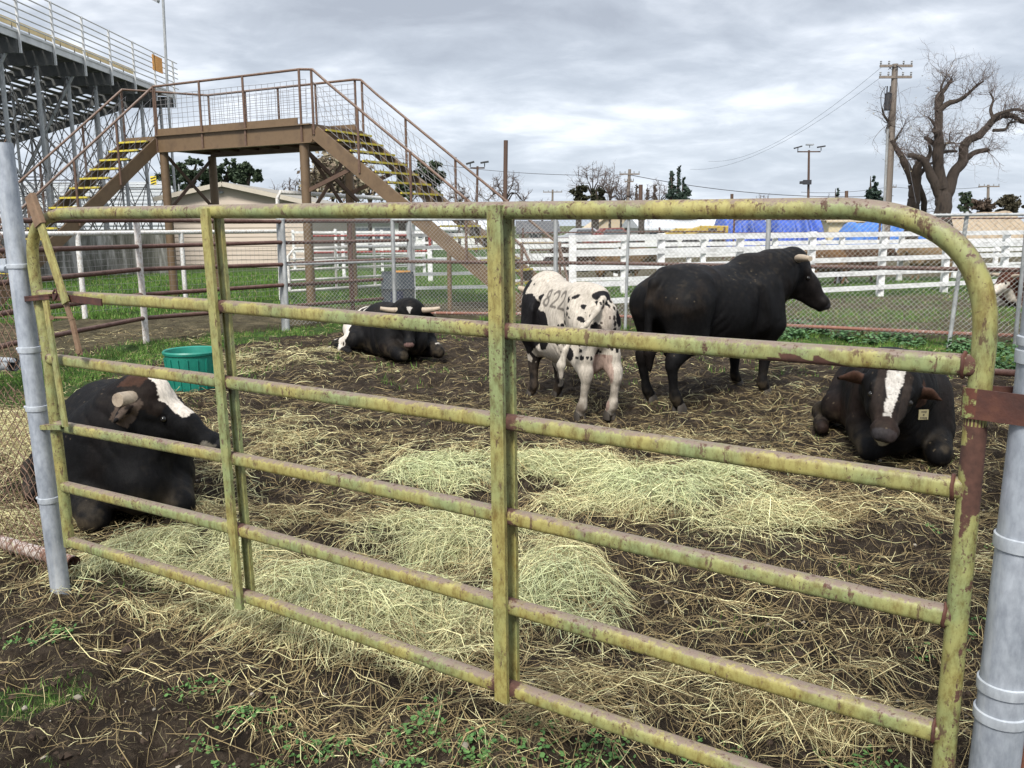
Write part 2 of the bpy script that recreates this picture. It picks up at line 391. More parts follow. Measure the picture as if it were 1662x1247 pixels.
def grassf(x, y):
    fy = fence_y(x); n = fbm(x*1.1, y*1.1, o=4, s=31); n2 = fbm(x*4, y*4, o=3, s=77)
    od = outd(x, y); dd = -od
    right = sst(.8, 3.0, x)
    left = 1-sst(-3.2, -1.0, x)
    strip = right*(1-sst(1.5+1.5*(n-.3), 2.2+1.8*(n-.3), dd))*(dd > -.5)
    strip = np.maximum(strip, left*(1-sst(.3, .8, np.abs(dd-.35)))*sst(.30, .45, n+.12*left))
    mid = (1-right)*(1-left)*(1-sst(.4, 1.2, np.abs(dd-.3)))*sst(.42, .55, n)
    out = (od > 0)*1.0
    # beyond the left fence: a bare strip, then lawn
    lawn = sst(-.3, .5, y-(15.2+np.maximum(x+7, -3)*.45)+(n-.5)*1.4)*(1-sst(-.5, 2.5, x))
    yard = sst(-.5, 2.5, x)*out*(.06+.34*sst(.5, .62, n))*(1-sst(60, 120, y))
    # lane far right behind the fence is trampled, greener close to the white fence
    yard = np.maximum(yard, sst(-.5, 2.5, x)*sst(17.5, 19, y-.25*x+1.4)*.75*(y < 26))
    # in front of the gate
    sd = (x-GA[0])*GD[1]-(y-GA[1])*GD[0]         # >0 on the camera side
    fr = sst(.18, .5, sd)
    nf = fbm(x*3.0, y*3.0, o=4, s=91)
    front = fr*sst(.50, .66, nf+.10*sst(-.9, .6, x)-.08)*.62
    rs = sst(1.1, 1.5, x-.52*y+.15)*sst(.46, .56, nf)*(y < 9)
    ins = (1-fr)*(1-out)*sst(.64, .72, n2)*.3
    far = sst(30, 60, y)*.55
    g = np.maximum.reduce([strip, mid, lawn*out, yard, front, rs, ins, far])
    return np.clip(g, 0, 1)
def build_ground():
    ny, nx = 620, 560
    t = np.linspace(0, 1, ny)
    ys = -4+t*6.0*1.0
    ys = np.concatenate([np.linspace(-6, .9, 30), .9+(np.linspace(0, 1, 420)**1.25)*13.1, 14+np.geomspace(.08, 3000, 170)])
    u = np.linspace(-1, 1, nx); u = np.sign(u)*(np.abs(u)**1.15)
    X = []; Y = []
    for yy in ys:
        hw = max(3.5, .68*yy+2.2) if yy < 60 else 43+(yy-60)*1.6
        X.append(u*hw); Y.append(np.full(nx, yy))
    X = np.array(X).ravel(); Y = np.array(Y).ravel(); Z = gh(X, Y)
    m = len(ys)
    i = np.arange(m-1)[:, None]*nx; j = np.arange(nx-1)[None]
    Q = np.stack([i+j, i+j+1, i+nx+j+1, i+nx+j], -1).reshape(-1, 4)
    d, h, g = hayf(X, Y); gr = grassf(X, Y); out = 1-pen_mask(X, Y)
    col = np.stack([d, gr, np.clip(out, 0, 1)], 1)
    mt, nt, b = newmat('ground_soil'); at = N(nt, 'ShaderNodeVertexColor'); at.layer_name = 'Col'
    sp = N(nt, 'ShaderNodeSeparateColor'); nt.links.new(at.outputs[0], sp.inputs[0]); v = objc(nt)
    dirt = ramp(nt, noise(nt, v, 9, 9, .68), [(.28, (.015, .011, .0075)), (.5, (.050, .037, .026)), (.72, (.13, .102, .074))])
    dirt2 = ramp(nt, noise(nt, v, 1.6, 6), [(.3, (.7, .7, .7)), (.7, (1.25, 1.2, 1.15))]); dirt = mix(nt, 1.0, dirt, dirt2, 'MULTIPLY')
    hayc = ramp(nt, noise(nt, v, 55, 8, .75, None, .6), [(.30, (.028, .020, .010)), (.5, (.13, .100, .05)), (.68, (.36, .30, .16))])
    grc = ramp(nt, noise(nt, v, 30, 8, .75), [(.30, (.022, .038, .012)), (.5, (.050, .092, .024)), (.7, (.11, .165, .045))])
    oc = ramp(nt, noise(nt, v, 3.0, 9, .72), [(.32, (.055, .042, .028)), (.5, (.10, .085, .05)), (.68, (.19, .155, .095))])
    base = mix(nt, sp.outputs[2], dirt, oc)
    hf = ramp(nt, math_(nt, 'ADD', math_(nt, 'MULTIPLY', sp.outputs[0], .75), math_(nt, 'MULTIPLY', math_(nt, 'SUBTRACT', noise(nt, v, 12, 8, .7), .5), 1.0)), [(.50, 0), (.78, 1)])
    base = mix(nt, hf, base, hayc)
    gf = ramp(nt, math_(nt, 'ADD', sp.outputs[1], math_(nt, 'MULTIPLY', math_(nt, 'SUBTRACT', noise(nt, v, 24, 8, .76), .5), 2.4)), [(.40, 0), (.70, 1)])
    base = mix(nt, gf, base, grc)
    nt.links.new(base, b.inputs['Base Color']); b.inputs['Roughness'].default_value = .92; b.inputs['Specular IOR Level'].default_value = .15
    hh = math_(nt, 'ADD', noise(nt, v, 16, 9, .7), math_(nt, 'MULTIPLY', noise(nt, v, 75, 7, .8), .55))
    bump(nt, b, hh, 1.0, .075)
    o = mkmesh('ground', np.stack([X, Y, Z], 1), Q, None, mt, None, True, col); tag(o, kind='structure'); return o
build_ground()
# ------------------------------------------------------------------ strands
def ribbons(cx, cy, th, L, w, lift, arch, curv, cols, nseg=3, tilt=None, rise=None):
    n = len(cx); ts = np.linspace(-.5, .5, nseg+1)
    V = np.zeros((n, nseg+1, 2, 3)); off = rng.uniform(0, .02, n)
    tl = rng.uniform(-1, 1, n) if tilt is None else tilt
    ri = rng.normal(0, .05, n) if rise is None else rise
    kink = rng.normal(0, .35, (n, nseg+1))*(rng.random(n) < .4)[:, None]
    px = cx.copy(); py = cy.copy()
    a = th-curv*.5
    step = L/nseg
    px = px-np.cos(th)*L*.5; py = py-np.sin(th)*L*.5
    for k in range(nseg+1):
        z = gh(px, py)+lift+off+arch*(1-(2*ts[k])**2)+ri*(ts[k]+.5)*L
        nx_ = -np.sin(a); ny_ = np.cos(a); ww = w*(1-.55*abs(2*ts[k])**3)*.5
        V[:, k, 0] = np.stack([px-nx_*ww, py-ny_*ww, z-tl*ww], 1)
        V[:, k, 1] = np.stack([px+nx_*ww, py+ny_*ww, z+tl*ww], 1)
        a = a+curv/nseg+kink[:, k]
        px = px+np.cos(a)*step; py = py+np.sin(a)*step
    V = V.reshape(-1, 3); b0 = (np.arange(n)*(nseg+1)*2)[:, None]; k = np.arange(nseg)[None]*2
    Q = np.stack([b0+k, b0+k+1, b0+k+3, b0+k+2], -1).reshape(-1, 4)
    C = np.repeat(cols, (nseg+1)*2, axis=0)
    return V, Q, C
def hay():
    # candidates: uniform in image-independent polar strips, denser close by
    Vs = []; Qs = []; Cs = []; base = 0
    def layer(n, y0, y1, wmul, keep):
        nonlocal base
        y = y0+(y1-y0)*rng.random(n); hw = .66*y+.5; x = rng.uniform(-1, 1, n)*hw
        d, h, g = hayf(x, y)
        sd = (x-GA[0])*GD[1]-(y-GA[1])*GD[0]
        bg = np.where(sd > .25, .010, .058)*(y < fence_y(x)+.2)
        bg = bg*(.4+1.5*fbm(x*2.2, y*2.2, o=2, s=5))
        clump = sst(.42, .58, fbm(x*3.4, y*3.4, o=4, s=62)+.10*(d-.5))
        p = np.maximum(d*(.10+.90*clump)*(.35+.65*d)*1.05, bg)*(y < fence_y(x)+.1)
        k = rng.random(n) < p*keep; x = x[k]; y = y[k]; d = d[k]; g = g[k]; h = h[k]; m = len(x)
        th = fbm(x*.8, y*.8, o=2, s=8)*PI*3+rng.normal(0, .9, m)
        L = np.exp(rng.normal(math.log(.105), .55, m)); L = np.clip(L, .02, .38)
        w = rng.uniform(.0009, .0025, m)*wmul*np.where(L > .2, 1.15, 1)
        lift = rng.random(m)**1.5*(.004+.040*d)
        arch = rng.random(m)**2*.035*(.15+d)*(L/.12)
        cv = rng.normal(0, .9, m)
        tone = rng.random((m, 1)); gm = np.clip(g+rng.normal(0, .25, m), 0, 1)[:, None]
        straw = np.array([.80, .72, .40])*(1-tone)+np.array([.50, .42, .21])*tone
        green = np.array([.62, .66, .38])*(1-tone)+np.array([.38, .43, .21])*tone
        old = np.array([.38, .29, .14])*(1-tone)+np.array([.085, .058, .032])*tone
        c = straw*(1-gm)+green*gm
        fr_ = np.clip(g*1.9, 0, 1)*np.clip(d*1.4, 0, 1); o_ = (rng.random(m)[:, None] < (.80-.70*fr_[:, None]))
        c = np.where(o_, old, c)
        c = c*np.exp(rng.normal(0, .16, (m, 1)))
        V, Q, C = ribbons(x, y, th, L, w, lift, arch, cv, c)
        Vs.append(V); Qs.append(Q+base); Cs.append(C); base += len(V)
        return m
    t = 0
    t += layer(120000, 1.0, 2.6, 1.0, 1.0)
    t += layer(300000, 2.4, 4.6, 1.05, 1.0)
    t += layer(430000, 4.4, 8.0, 1.2, 1.0)
    t += layer(250000, 7.8, 14.5, 1.7, 1.0)
    n = 420000; y = 1.0+11*rng.random(n)**1.25; x = rng.uniform(-1, 1, n)*(.66*y+.4); cf = fbm(x*3, y*3, o=3, s=44)
    k = (rng.random(n) < .08+.30*sst(.45, .62, cf)) & (outd(x, y) < .1); x = x[k]; y = y[k]; m = len(x)
    tn = rng.random((m, 1)); tn = tn**.5; c = (np.array([.55, .47, .24])*(1-tn)+np.array([.10, .07, .04])*tn)
    V, Q, C = ribbons(x, y, rng.uniform(0, 6.28, m), rng.uniform(.006, .030, m), rng.uniform(.0010, .0024, m), rng.random(m)*.004, rng.random(m)*.003, rng.normal(0, .6, m), c, 1)
    Vs.append(V); Qs.append(Q+base); Cs.append(C); base += m*4
    print('hay strands', t)
    o = mkmesh('hay', np.concatenate(Vs), np.concatenate(Qs), None, HAYM, None, False, np.concatenate(Cs))
    tag(o, 'loose pale yellow and greenish hay scattered over the dark trampled pen', 'hay', kind='stuff')
hay()
def grass():
    Vs = []; Ts = []; Cs = []; base = 0
    def layer(n, y0, y1, hh, w, x0=None, x1=None):
        nonlocal base
        y = y0+(y1-y0)*rng.random(n)
        x = rng.uniform(-1, 1, n)*(.66*y+.5) if x0 is None else rng.uniform(x0, x1, n)
        g = grassf(x, y); k = rng.random(n) < g*sst(.30, .50, fbm(x*5, y*5, o=2, s=15)); x = x[k]; y = y[k]; m = len(x)
        h = hh*rng.uniform(.4, 1.3, m); a = rng.uniform(0, 2*PI, m); ln = h*rng.uniform(.1, .9, m); b = rng.uniform(0, 2*PI, m)
        z = gh(x, y); ww = w*rng.uniform(.6, 1.3, m)
        V = np.zeros((m, 3, 3)); V[:, 0] = np.stack([x-np.cos(b)*ww, y-np.sin(b)*ww, z-.005], 1); V[:, 1] = np.stack([x+np.cos(b)*ww, y+np.sin(b)*ww, z-.005], 1)
        V[:, 2] = np.stack([x+np.cos(a)*ln, y+np.sin(a)*ln, z+h], 1)
        t = rng.random((m, 1)); c = np.array([.055, .13, .022])*(1-t)+np.array([.15, .26, .05])*t
        dry = rng.random((m, 1)) < .06; c = np.where(dry, np.array([.36, .31, .15]), c)
        Vs.append(V.reshape(-1, 3)); Ts.append(np.arange(m*3).reshape(-1, 3)+base); Cs.append(np.repeat(c, 3, 0)); base += m*3
    layer(90000, .9, 2.8, .024, .0013)
    layer(60000, 2.6, 9.0, .035, .0025)
    layer(190000, 8.5, 16, .060, .005)
    layer(130000, 14, 30, .075, .010, -16, 1)
    layer(60000, 14, 24, .06, .010, 0, 17)
    o = mkmesh('grass', np.concatenate(Vs), None, np.concatenate(Ts), GRASSM, None, False, np.concatenate(Cs))
    tag(o, 'short green grass in patches along the fences and beside the gate', 'grass', kind='stuff')
grass()
def leafy(name, spots, label, cat, mat, size, col1, col2, n, spread, height):
    """low broadleaf plants: rosettes of small cupped leaves"""
    Vs = []; Ts = []; Cs = []; base = 0
    for (x, y, s) in spots:
        m = int(n*s); a = rng.uniform(0, 2*PI, m); r = spread*s*np.sqrt(rng.random(m)); lx = x+np.cos(a)*r; ly = y+np.sin(a)*r*.8
        lz = gh(lx, ly)+height*s*rng.random(m)*(1-(r/(spread*s+1e-6))**2*.7)+.004; ang = rng.uniform(0, 2*PI, m); sz = size*rng.uniform(.5, 1.3, m)
        tx = rng.normal(0, .35, m); ty = rng.normal(0, .35, m); k = 6
        V = np.zeros((m, k+1, 3)); V[:, 0] = np.stack([lx, ly, lz], 1)
        for i in range(k):
            q = ang+i*2*PI/k; rr = sz*(1.0 if i % 3 else .72); dx = np.cos(q)*rr; dy = np.sin(q)*rr
            V[:, i+1] = np.stack([lx+dx, ly+dy, lz+dx*tx+dy*ty+sz*.12], 1)
        T = np.array([(0, i+1, (i+1) % k+1) for i in range(k)])
        Ts.append((T[None]+(np.arange(m)*(k+1))[:, None, None]).reshape(-1, 3)+base); Vs.append(V.reshape(-1, 3)); base += m*(k+1)
        t = rng.random((m, 1)); Cs.append(np.repeat(np.array(col1)*(1-t)+np.array(col2)*t, k+1, 0))
    o = mkmesh(name, np.concatenate(Vs), None, np.concatenate(Ts), mat, None, False, np.concatenate(Cs)); tag(o, label, cat, kind='stuff')
sp = []
for (px, py, k) in [(520, 1190, 10), (420, 1160, 8), (760, 1210, 14), (700, 1160, 8), (950, 1225, 14), (880, 1210, 8), (370, 1215, 6), (620, 1235, 8), (300, 1110, 4), (1340, 1200, 4), (1420, 1230, 5), (1585, 1040, 6), (1600, 870, 5), (50, 1000, 6), (25, 1030, 5), (1180, 1215, 4)]:
    for i in range(k):
        g_ = G(px+random.gauss(0, 38), py+random.gauss(0, 16)); sp.append((g_[0], g_[1], random.uniform(.5, 1.1)))
leafy('clover', sp, 'small bright green clover and seedlings in the dirt before the gate', 'clover', LEAF, .0070, (.045, .115, .030), (.12, .23, .065), 19, .06, .03)
sp = []
for (px, py, k) in [(1300, 540, 6), (1285, 548, 5), (1440, 553, 7), (1370, 548, 4), (1230, 532, 4), (1480, 556, 4), (1560, 570, 5), (1620, 600, 5), (1610, 575, 4)]:
    for i in range(k):
        g_ = G(px+random.gauss(0, 16), py+random.gauss(0, 3)); sp.append((g_[0], g_[1], random.uniform(.6, 1.2)))
leafy('weeds', sp, 'clumps of taller grey green weeds along the foot of the back fence', 'weeds', LEAF, .026, (.06, .13, .05), (.13, .24, .10), 70, .20, .20)
def litter():
    """loose clods and pebbles"""
    mb = MB(); 
    for i in range(6500):
        y = 1.1+5*random.random()**1.6; x = random.uniform(-1, 1)*(.62*y+.3); r = .003+.013*random.random()**2.2
        if random.random() < .012: r *= 2
        z = float(gh(np.array([x]), np.array([y]))[0]); a = random.random()*6
        P = []
        for u, v in [(0, 1), (.0, -1)]: pass
        k = 5; V = [(x, y, z+r*.9)]
        for j in range(k): V.append((x+math.cos(a+j*2*PI/k)*r*random.uniform(.7, 1.3), y+math.sin(a+j*2*PI/k)*r*random.uniform(.7, 1.3), z+r*random.uniform(0, .4)))
        for j in range(k): V.append((x+math.cos(a+j*2*PI/k)*r*.9, y+math.sin(a+j*2*PI/k)*r*.9, z-r*.6))
        T = [(0, j+1, (j+1) % k+1) for j in range(k)]; Q = [(j+1, j+1+k, (j+1) % k+1+k, (j+1) % k+1) for j in range(k)]
        c = (.05, .036, .027) if random.random() < .93 else (.30, .27, .22)
        mb.add(V, Q, T, np.array(c)*random.uniform(.7, 1.3))
    tag(mb.build('clods', colmat('clod_soil', .95, .1), None, False, True), 'crumbs of dark soil and pale grit lying on the dirt', 'soil', kind='stuff')
litter()
GN = np.array([-GD[1], GD[0]]); GN = GN if GN[1] > 0 else -GN; GN3 = np.array([GN[0], GN[1], 0]); GD3 = np.array([GD[0], GD[1], 0]); ZU = np.array([0, 0, 1.])
def GP(px, py, off=0.0):
    d = ray(px, py); n = GN; o = np.array([GA[0], GA[1]])+n*off
    t = ((o-CAM[:2])@n)/(d[:2]@n); return CAM+d*t
def smooth_path(P, n=8):
    P = [np.asarray(p, float) for p in P]; out = []
    Q = [2*P[0]-P[1]]+P+[2*P[-1]-P[-2]]
    for i in range(1, len(Q)-2):
        for k in range(n):
            t = k/n; a, b, c, d = Q[i-1], Q[i], Q[i+1], Q[i+2]
            out.append(.5*((2*b)+(-a+c)*t+(2*a-5*b+4*c-d)*t*t+(-a+3*b-3*c+d)*t**3))
    out.append(P[-1]); return np.array(out)
gate = thing('tube_gate', (float(GBp[0]), float(GBp[1]), 0), 'long yellow green painted tube gate flaking with rust, closed across the front of the pen', 'gate')
# outer frame, one bent round tube (two halves split at the welded hinge zone)
frame_px = [(113, 886), (102, 789), (90, 691), (79, 586), (69, 518), (60, 470), (54, 425), (54, 392), (64, 364), (92, 349), (140, 346), (240, 345), (341, 343.6), (570, 342), (812, 341.6), (1080, 340.5), (1330, 338.5), (1400, 341), (1465, 352), (1524, 377), (1567, 416), (1591, 465), (1599, 522), (1594, 594), (1583, 690)]
fp = [GP(*p) for p in frame_px]
# straighten: keep x on the gate plane; right stile is plumb
rb = GP(1583, 690); rs = [np.array([rb[0], rb[1], z]) for z in (.975, .75, .45, .16)]
mb = MB(); mb.tube(smooth_path(fp, 6), .0225, 20); mb.build('frame_tube', GATE, gate, True)
sz = np.arange(rb[2]+.02, .16, -.012); mb = MB(); mb.tube(np.array([[rb[0], rb[1], z] for z in sz]), .0225, 20); so_ = mb.build('stile_tube', GATE, gate, True)
vz = np.concatenate(mb.V)[:, 2]; vx = (np.concatenate(mb.V)-rb)@GD3
wr = 1.0*sst(.99, 1.06, vz+.05*np.sin(vx*90))*(1-.75*(np.abs(vz-1.135) < .022)*(vx < .004)); wr = np.maximum(wr, .30*(vx > .012)); wr = np.maximum(wr, .45*sst(.80, .95, vz)*(np.abs(vx) < .010))
ca = so_.data.color_attributes.new('Col', 'FLOAT_COLOR', 'POINT'); ca.data.foreach_set('color', np.stack([wr, wr, wr, np.ones_like(wr)], 1).astype(np.float32).ravel())
# five horizontal square tubes
rails = [[(66, 479), (354, 497), (816, 537), (1586, 594)], [(80, 582), (365, 620), (819, 684), (1568, 794)], [(92, 691), (379, 744), (821, 837), (1554, 1003)],
         [(103, 789), (390, 860), (823, 982), (1536, 1192)], [(113, 879), (398, 967), (823, 1115), (1190, 1241)]]
def railbox(P, w, h, bev):
    P = np.array(P); mb = MB(); e = bev; prof = []
    for cx_, cz_, a0 in ((w/2-e, h/2-e, 0), (-w/2+e, h/2-e, 90), (-w/2+e, -h/2+e, 180), (w/2-e, -h/2+e, 270)):
        for k in range(4): a = math.radians(a0+30*k); prof.append((cx_+e*math.cos(a), cz_+e*math.sin(a)))
    n = len(prof); V = []
    for i, p in enumerate(P):
        for u, v in prof: V.append(p+GN3*u+ZU*v)
    Q = [(i*n+j, i*n+(j+1) % n, (i+1)*n+(j+1) % n, (i+1)*n+j) for i in range(len(P)-1) for j in range(n)]
    T = [(0, j+1, j) for j in range(1, n-1)]+[((len(P)-1)*n, (len(P)-1)*n+j, (len(P)-1)*n+j+1) for j in range(1, n-1)]
    mb.add(V, Q, T); return mb
for r in rails:
    P = [GP(*p) for p in r]
    if r is rails[-1]:
        a, b = P[-2], P[-1]; d = norm(b-a); L_ = (rb[0]-a[0])/d[0]; P[-1] = a+d*L_
    js = [GP(343+(398-343)*(q_[1]-340)/630, q_[1]) for q_ in (r[1],)]+[GP(*r[2])]+[P[-1]]
    jx = [float(j_@GD3) for j_ in (js[0], js[1], js[2], P[0])]
    P = smooth_path(P, 45); mbr = railbox(P, .040, .043, .013); VV = np.concatenate(mbr.V); s_ = VV@GD3; n_ = len(VV)//len(P)
    wr = np.zeros(len(VV))
    for j_, am_, wd_ in zip(jx, (.62, .70, .45, .3), (.045, .05, .05, .04)): wr = np.maximum(wr, am_*np.exp(-((s_-j_)/wd_)**2))
    top_ = VV[:, 2]-np.repeat(P[:, 2], n_)
    if r is rails[0]: a_, b_ = GP(1235, 560)@GD3, GP(1462, 580)@GD3; wr = np.maximum(wr, 1.0*((s_ > a_) & (s_ < b_) & (top_ < -.013+.006*np.sin(s_*23)+.004*np.sin(s_*71))))
    wr = np.maximum(wr, .22*(top_ < -.016))
    rb_ = mbr.build('rail', GATE, gate, True); ca = rb_.data.color_attributes.new('Col', 'FLOAT_COLOR', 'POINT'); cc_ = np.stack([wr, wr, wr, np.ones_like(wr)], 1).astype(np.float32); ca.data.foreach_set('color', cc_.ravel())
    # weld bead at the hinge side
    e = P[-1]-norm(P[-1]-P[-2])*.024
    w = MB(); a = np.linspace(0, 2*PI, 17); w.tube([e+GN3*.023*math.cos(q)*(1 if abs(math.cos(q)) < 1.8 else 1)+ZU*.025*math.sin(q)+GD3*random.gauss(0, .0012) for q in a], .0042, 6, False)
    w.build('weld', RUST, gate, True)
# two pairs of flat uprights, one bar on each side of the rails
def upright(pxs, w, off):
    top = GP(*pxs[0]); bot = GP(*pxs[1])
    c0 = top+GN3*off; c1 = bot+GN3*off
    mb = MB(); mb.beam(c1, c0, w, .008, GN3)
    for s in (-1, 1): mb.beam(c1+GD3*s*(w/2-.002)+GN3*np.sign(off)*-.0055, c0+GD3*s*(w/2-.002)+GN3*np.sign(off)*-.0055, .004, .008, GN3)
    mb.build('upright', GATE, gate)
upright([(343, 339), (398, 984)], .037, -.028)
upright([(343, 346), (398, 978)], .037, .030)
upright([(812, 334), (823, 1132)], .042, -.029)
upright([(812, 343), (823, 1125)], .042, .032)
# latch: two keepers, a sliding rod, lever and link
mb = MB()
a = GP(32, 484, -.02); b = GP(86, 479, -.02)
mb.beam(a, b, .036, .010, ZU); mb.beam(a+GN3*.016-ZU*.008, b+GN3*.016-ZU*.008, .004, .016, ZU); mb.beam(a-GN3*.016-ZU*.008, b-GN3*.016-ZU*.008, .004, .016, ZU)
a = GP(86, 481, -.045); b = GP(165, 491, -.045); mb.beam(a, b, .006, .026, ZU)
mb.tube(smooth_path([GP(86, 476, -.05), GP(90, 470, -.05), GP(92, 478, -.05), GP(88, 487, -.05)], 4), .004, 6)
mb.build('latch_bolt', RUST, gate)
mb = MB(); a = GP(62, 690, -.02); b = GP(104, 690, -.02); mb.beam(a, b, .034, .006, ZU); mb.beam(a-GN3*.017-ZU*.008, b-GN3*.017-ZU*.008, .004, .018, ZU); mb.build('latch_bolt', GATE, gate)
mb = MB(); mb.beam(GP(106, 693, -.045), GP(74, 488, -.045), .034, .008, GN3); mb.build('latch_rod', GATE, gate)
mb = MB(); mb.beam(GP(107, 492, -.062), GP(65, 362, -.062), .042, .012, GN3, .003); mb.build('latch_lever', GATE, gate)
mb = MB(); mb.beam(GP(66, 366, -.062), GP(49, 318, -.062), .052, .024, GN3, .005); mb.build('lever_handle', RUSTY, gate)
mb = MB(); mb.beam(GP(104, 484, -.052), GP(116, 520, -.052), .026, .008, GN3); mb.beam(GP(116, 517, -.05), GP(130, 577, -.05), .024, .010, GN3)
mb.tube([GP(90, 516, -.052), GP(114, 516, -.052)], .005, 8); mb.tube([GP(126, 571, -.062), GP(126, 571, -.03)], .009, 10); mb.tube([GP(84, 516, -.058), GP(84, 516, -.03)], .009, 10)
mb.build('latch_link', RUSTY, gate)
# hinge clamp: strap around stile and post
postR = np.array([GBp[0], GBp[1], 0])+GD3*.106; postR = np.array([postR[0], postR[1], 0.])
zc = GP(1600, 654)[2]
hz = thing('hinge_clamp', (postR[0], postR[1], zc), 'dark rusty strap hinge clamping the gate stile to the right galvanised post', 'hinge')
def ring(c, r, th, h, a0=0, a1=2*PI, n=28, dirx=GD3, diry=GN3):
    m = MB(); V = []
    for k in range(n+1):
        a = a0+(a1-a0)*k/n; d = dirx*math.cos(a)+diry*math.sin(a)
        for rr, zz in ((r, -h/2), (r+th, -h/2), (r+th, h/2), (r, h/2)): V.append(c+d*rr+ZU*zz)
    Q = [(4*k+j, 4*k+(j+1) % 4, 4*k+4+(j+1) % 4, 4*k+4+j) for k in range(n) for j in range(4)]
    return m.add(V, Q)
sc = np.array([rb[0], rb[1], zc])
ring(sc, .0235, .005, .060, PI*.5, PI*1.5).build('stile_band', GATER, hz, True)
pc = np.array([postR[0], postR[1], zc])
ring(pc, .0475, .005, .060, -PI*.5, PI*.5).build('post_band', RUST, hz, True)
for s in (-1, 1):
    mb = MB(); a = sc+GN3*s*.026; b = pc+GN3*s*.050; n_ = 8
    mb.beam(a, (a+b)/2+GN3*s*.0, .060, .005, GN3); mb.beam((a+b)/2, b, .060, .005, GN3); mb.build('strap', RUST, hz)
c_ = (sc+pc)/2+GD3*.045
mb = MB(); mb.tube([c_-GN3*.054, c_-GN3*.046], .012, 6); mb.tube([c_-GN3*.059, c_-GN3*.046], .0065, 10); mb.build('bolt', BAND, hz)
# ---- right post
def post(name, base, top, r, mat, label, bands, cat='post', lug=True, bl=BAND, group=None):
    t = thing(name, base, label, cat, group); base = np.array(base, float); top = np.array(top, float)
    mb = MB(); mb.tube([base-(top-base)*.03, base, base+(top-base)*.5, top], r, 32, True); mb.build('pipe', mat, t, True)
    d = norm(top-base)
    for z, h in bands:
        c = base+d*(z/d[2]); m = MB(); m.lathe(c, [(r+.0005, -h/2), (r+.0045, -h/2+.002), (r+.0052, 0), (r+.0045, h/2-.002), (r+.0005, h/2)], 32)
        if lug: m.tube([c+np.array([-r-.003, .012, 0]), c+np.array([-r-.020, .014, 0])], .007, 8)
        m.build('band', bl, t, True)
    return t
post('gate_post', postR-GD3*.022, postR+GD3*.012+ZU*2.3, .0465, GALV, 'thick galvanised steel post carrying the rusty hinge at the right edge', [(.62, .026), (.555, .024), (.93, .030), (1.30, .028), (1.33, .02)], lug=False)
# rusty post behind it
b2 = postR+np.array([.16, .13, 0]); mb = MB(); mb.tube([b2-ZU*.1, b2+ZU*.2, b2+ZU*.62], .035, 20); tag(mb.build('stub_post', rusty('white_rust', (.6, .58, .56), (.5, .4, .35), (.16, .06, .035), (.5, .45, .42), .95, .6, .7), None, True), 'short rusty post with flaking white paint low behind the right gate post', 'post')
# ---- left post
lb = G(99, 962); lt_ = D(-1, 232, lb[1]+.0)
lb2 = np.array([lb[0], lb[1], 0]); 
post('latch_post', lb2, (lt_[0], lb[1]+.02, lt_[2]), .0385, GALV, 'thick galvanised steel post with cut latch slots left of the gate', [(.42, .026), (.815, .024), (1.06, .026), (1.40, .02)])
slot = MB()
for px, py in ((38, 484), (66, 691)):
    c = GP(px, py, 0); 
    q = c.copy(); slot.box(q-GN3*.024+GD3*.012, (.028, .03, .036), (GD3, GN3, ZU))
tag(slot.build('latch_slot', BLACKM, bpy.data.objects['latch_post']), None)
# ------------------------------------------------------------------ chain link
def chain(P, z0, z1, pitch, r, mb, jit=.002, zf=None):
    """diamond mesh along a ground polyline: two families of zigzag wires"""
    P = np.array(P, float); seg = np.linalg.norm(np.diff(P, axis=0), axis=1); cum = np.concatenate([[0], np.cumsum(seg)]); L = cum[-1]
    def at(s): return np.array([np.interp(s, cum, P[:, 0]), np.interp(s, cum, P[:, 1])])
    H = z1-z0; nrow = max(1, int(round(H/pitch*1.0))); dz = H/nrow; n = int(L/pitch)
    A = []; B = []
    ph = rng.uniform(0, 6)
    def pos(i, j):      # lattice node
        s = np.clip(i*pitch/2, 0, L); p = at(s); q = at(min(s+.01, L)); t = norm(q-p) if s < L-.005 else norm(p-at(s-.01)); nr = np.array([-t[1], t[0]])
        w = .012*math.sin(s*2.1+ph)+.008*math.sin(j*.7+s*5)
        zz = z0 if zf is None else zf(s)
        return np.array([p[0]+nr[0]*w, p[1]+nr[1]*w, zz+(z1-zz)*j/(2*nrow)])
    N_ = int(L/pitch*2)
    grid = {}
    for i in range(N_+1):
        for j in range(2*nrow+1):
            if (i+j) % 2 == 0: grid[(i, j)] = pos(i, j)+rng.normal(0, jit*.5, 3)
    V = []; Q = []; k = 0
    for (i, j), p in grid.items():
        for di in (1, -1):
            q = grid.get((i+di, j+1))
            if q is None: continue
            d = norm(q-p); x = norm(np.cross(d, [0.3, .7, .1])); y = np.cross(d, x); of = 0
            for e in (p, q):
                for a in (0, 2.094, 4.189): V.append(e+(x*math.cos(a)+y*math.sin(a))*r)
            for a in range(3): Q.append((k+a, k+(a+1) % 3, k+3+(a+1) % 3, k+3+a))
            k += 6
    mb.add(V, Q)
bf = thing('chain_link_fence', (FPT[2][0], FPT[2][1], 0), 'chain link fence on galvanised posts closing the back of the pen', 'fence')
cum = np.concatenate([[0], np.cumsum([np.linalg.norm(FPT[i+1]-FPT[i]) for i in range(len(FPT)-1)])])
zb = [.03, .10, .14, .14, .12, .12, .12]
zf = lambda s: float(np.interp(s, cum, zb))
mb = MB(); chain(FPT, .1, 1.68, .066, .0021, mb, .004, zf); mb.build('wire_mesh', WIRE, bf)
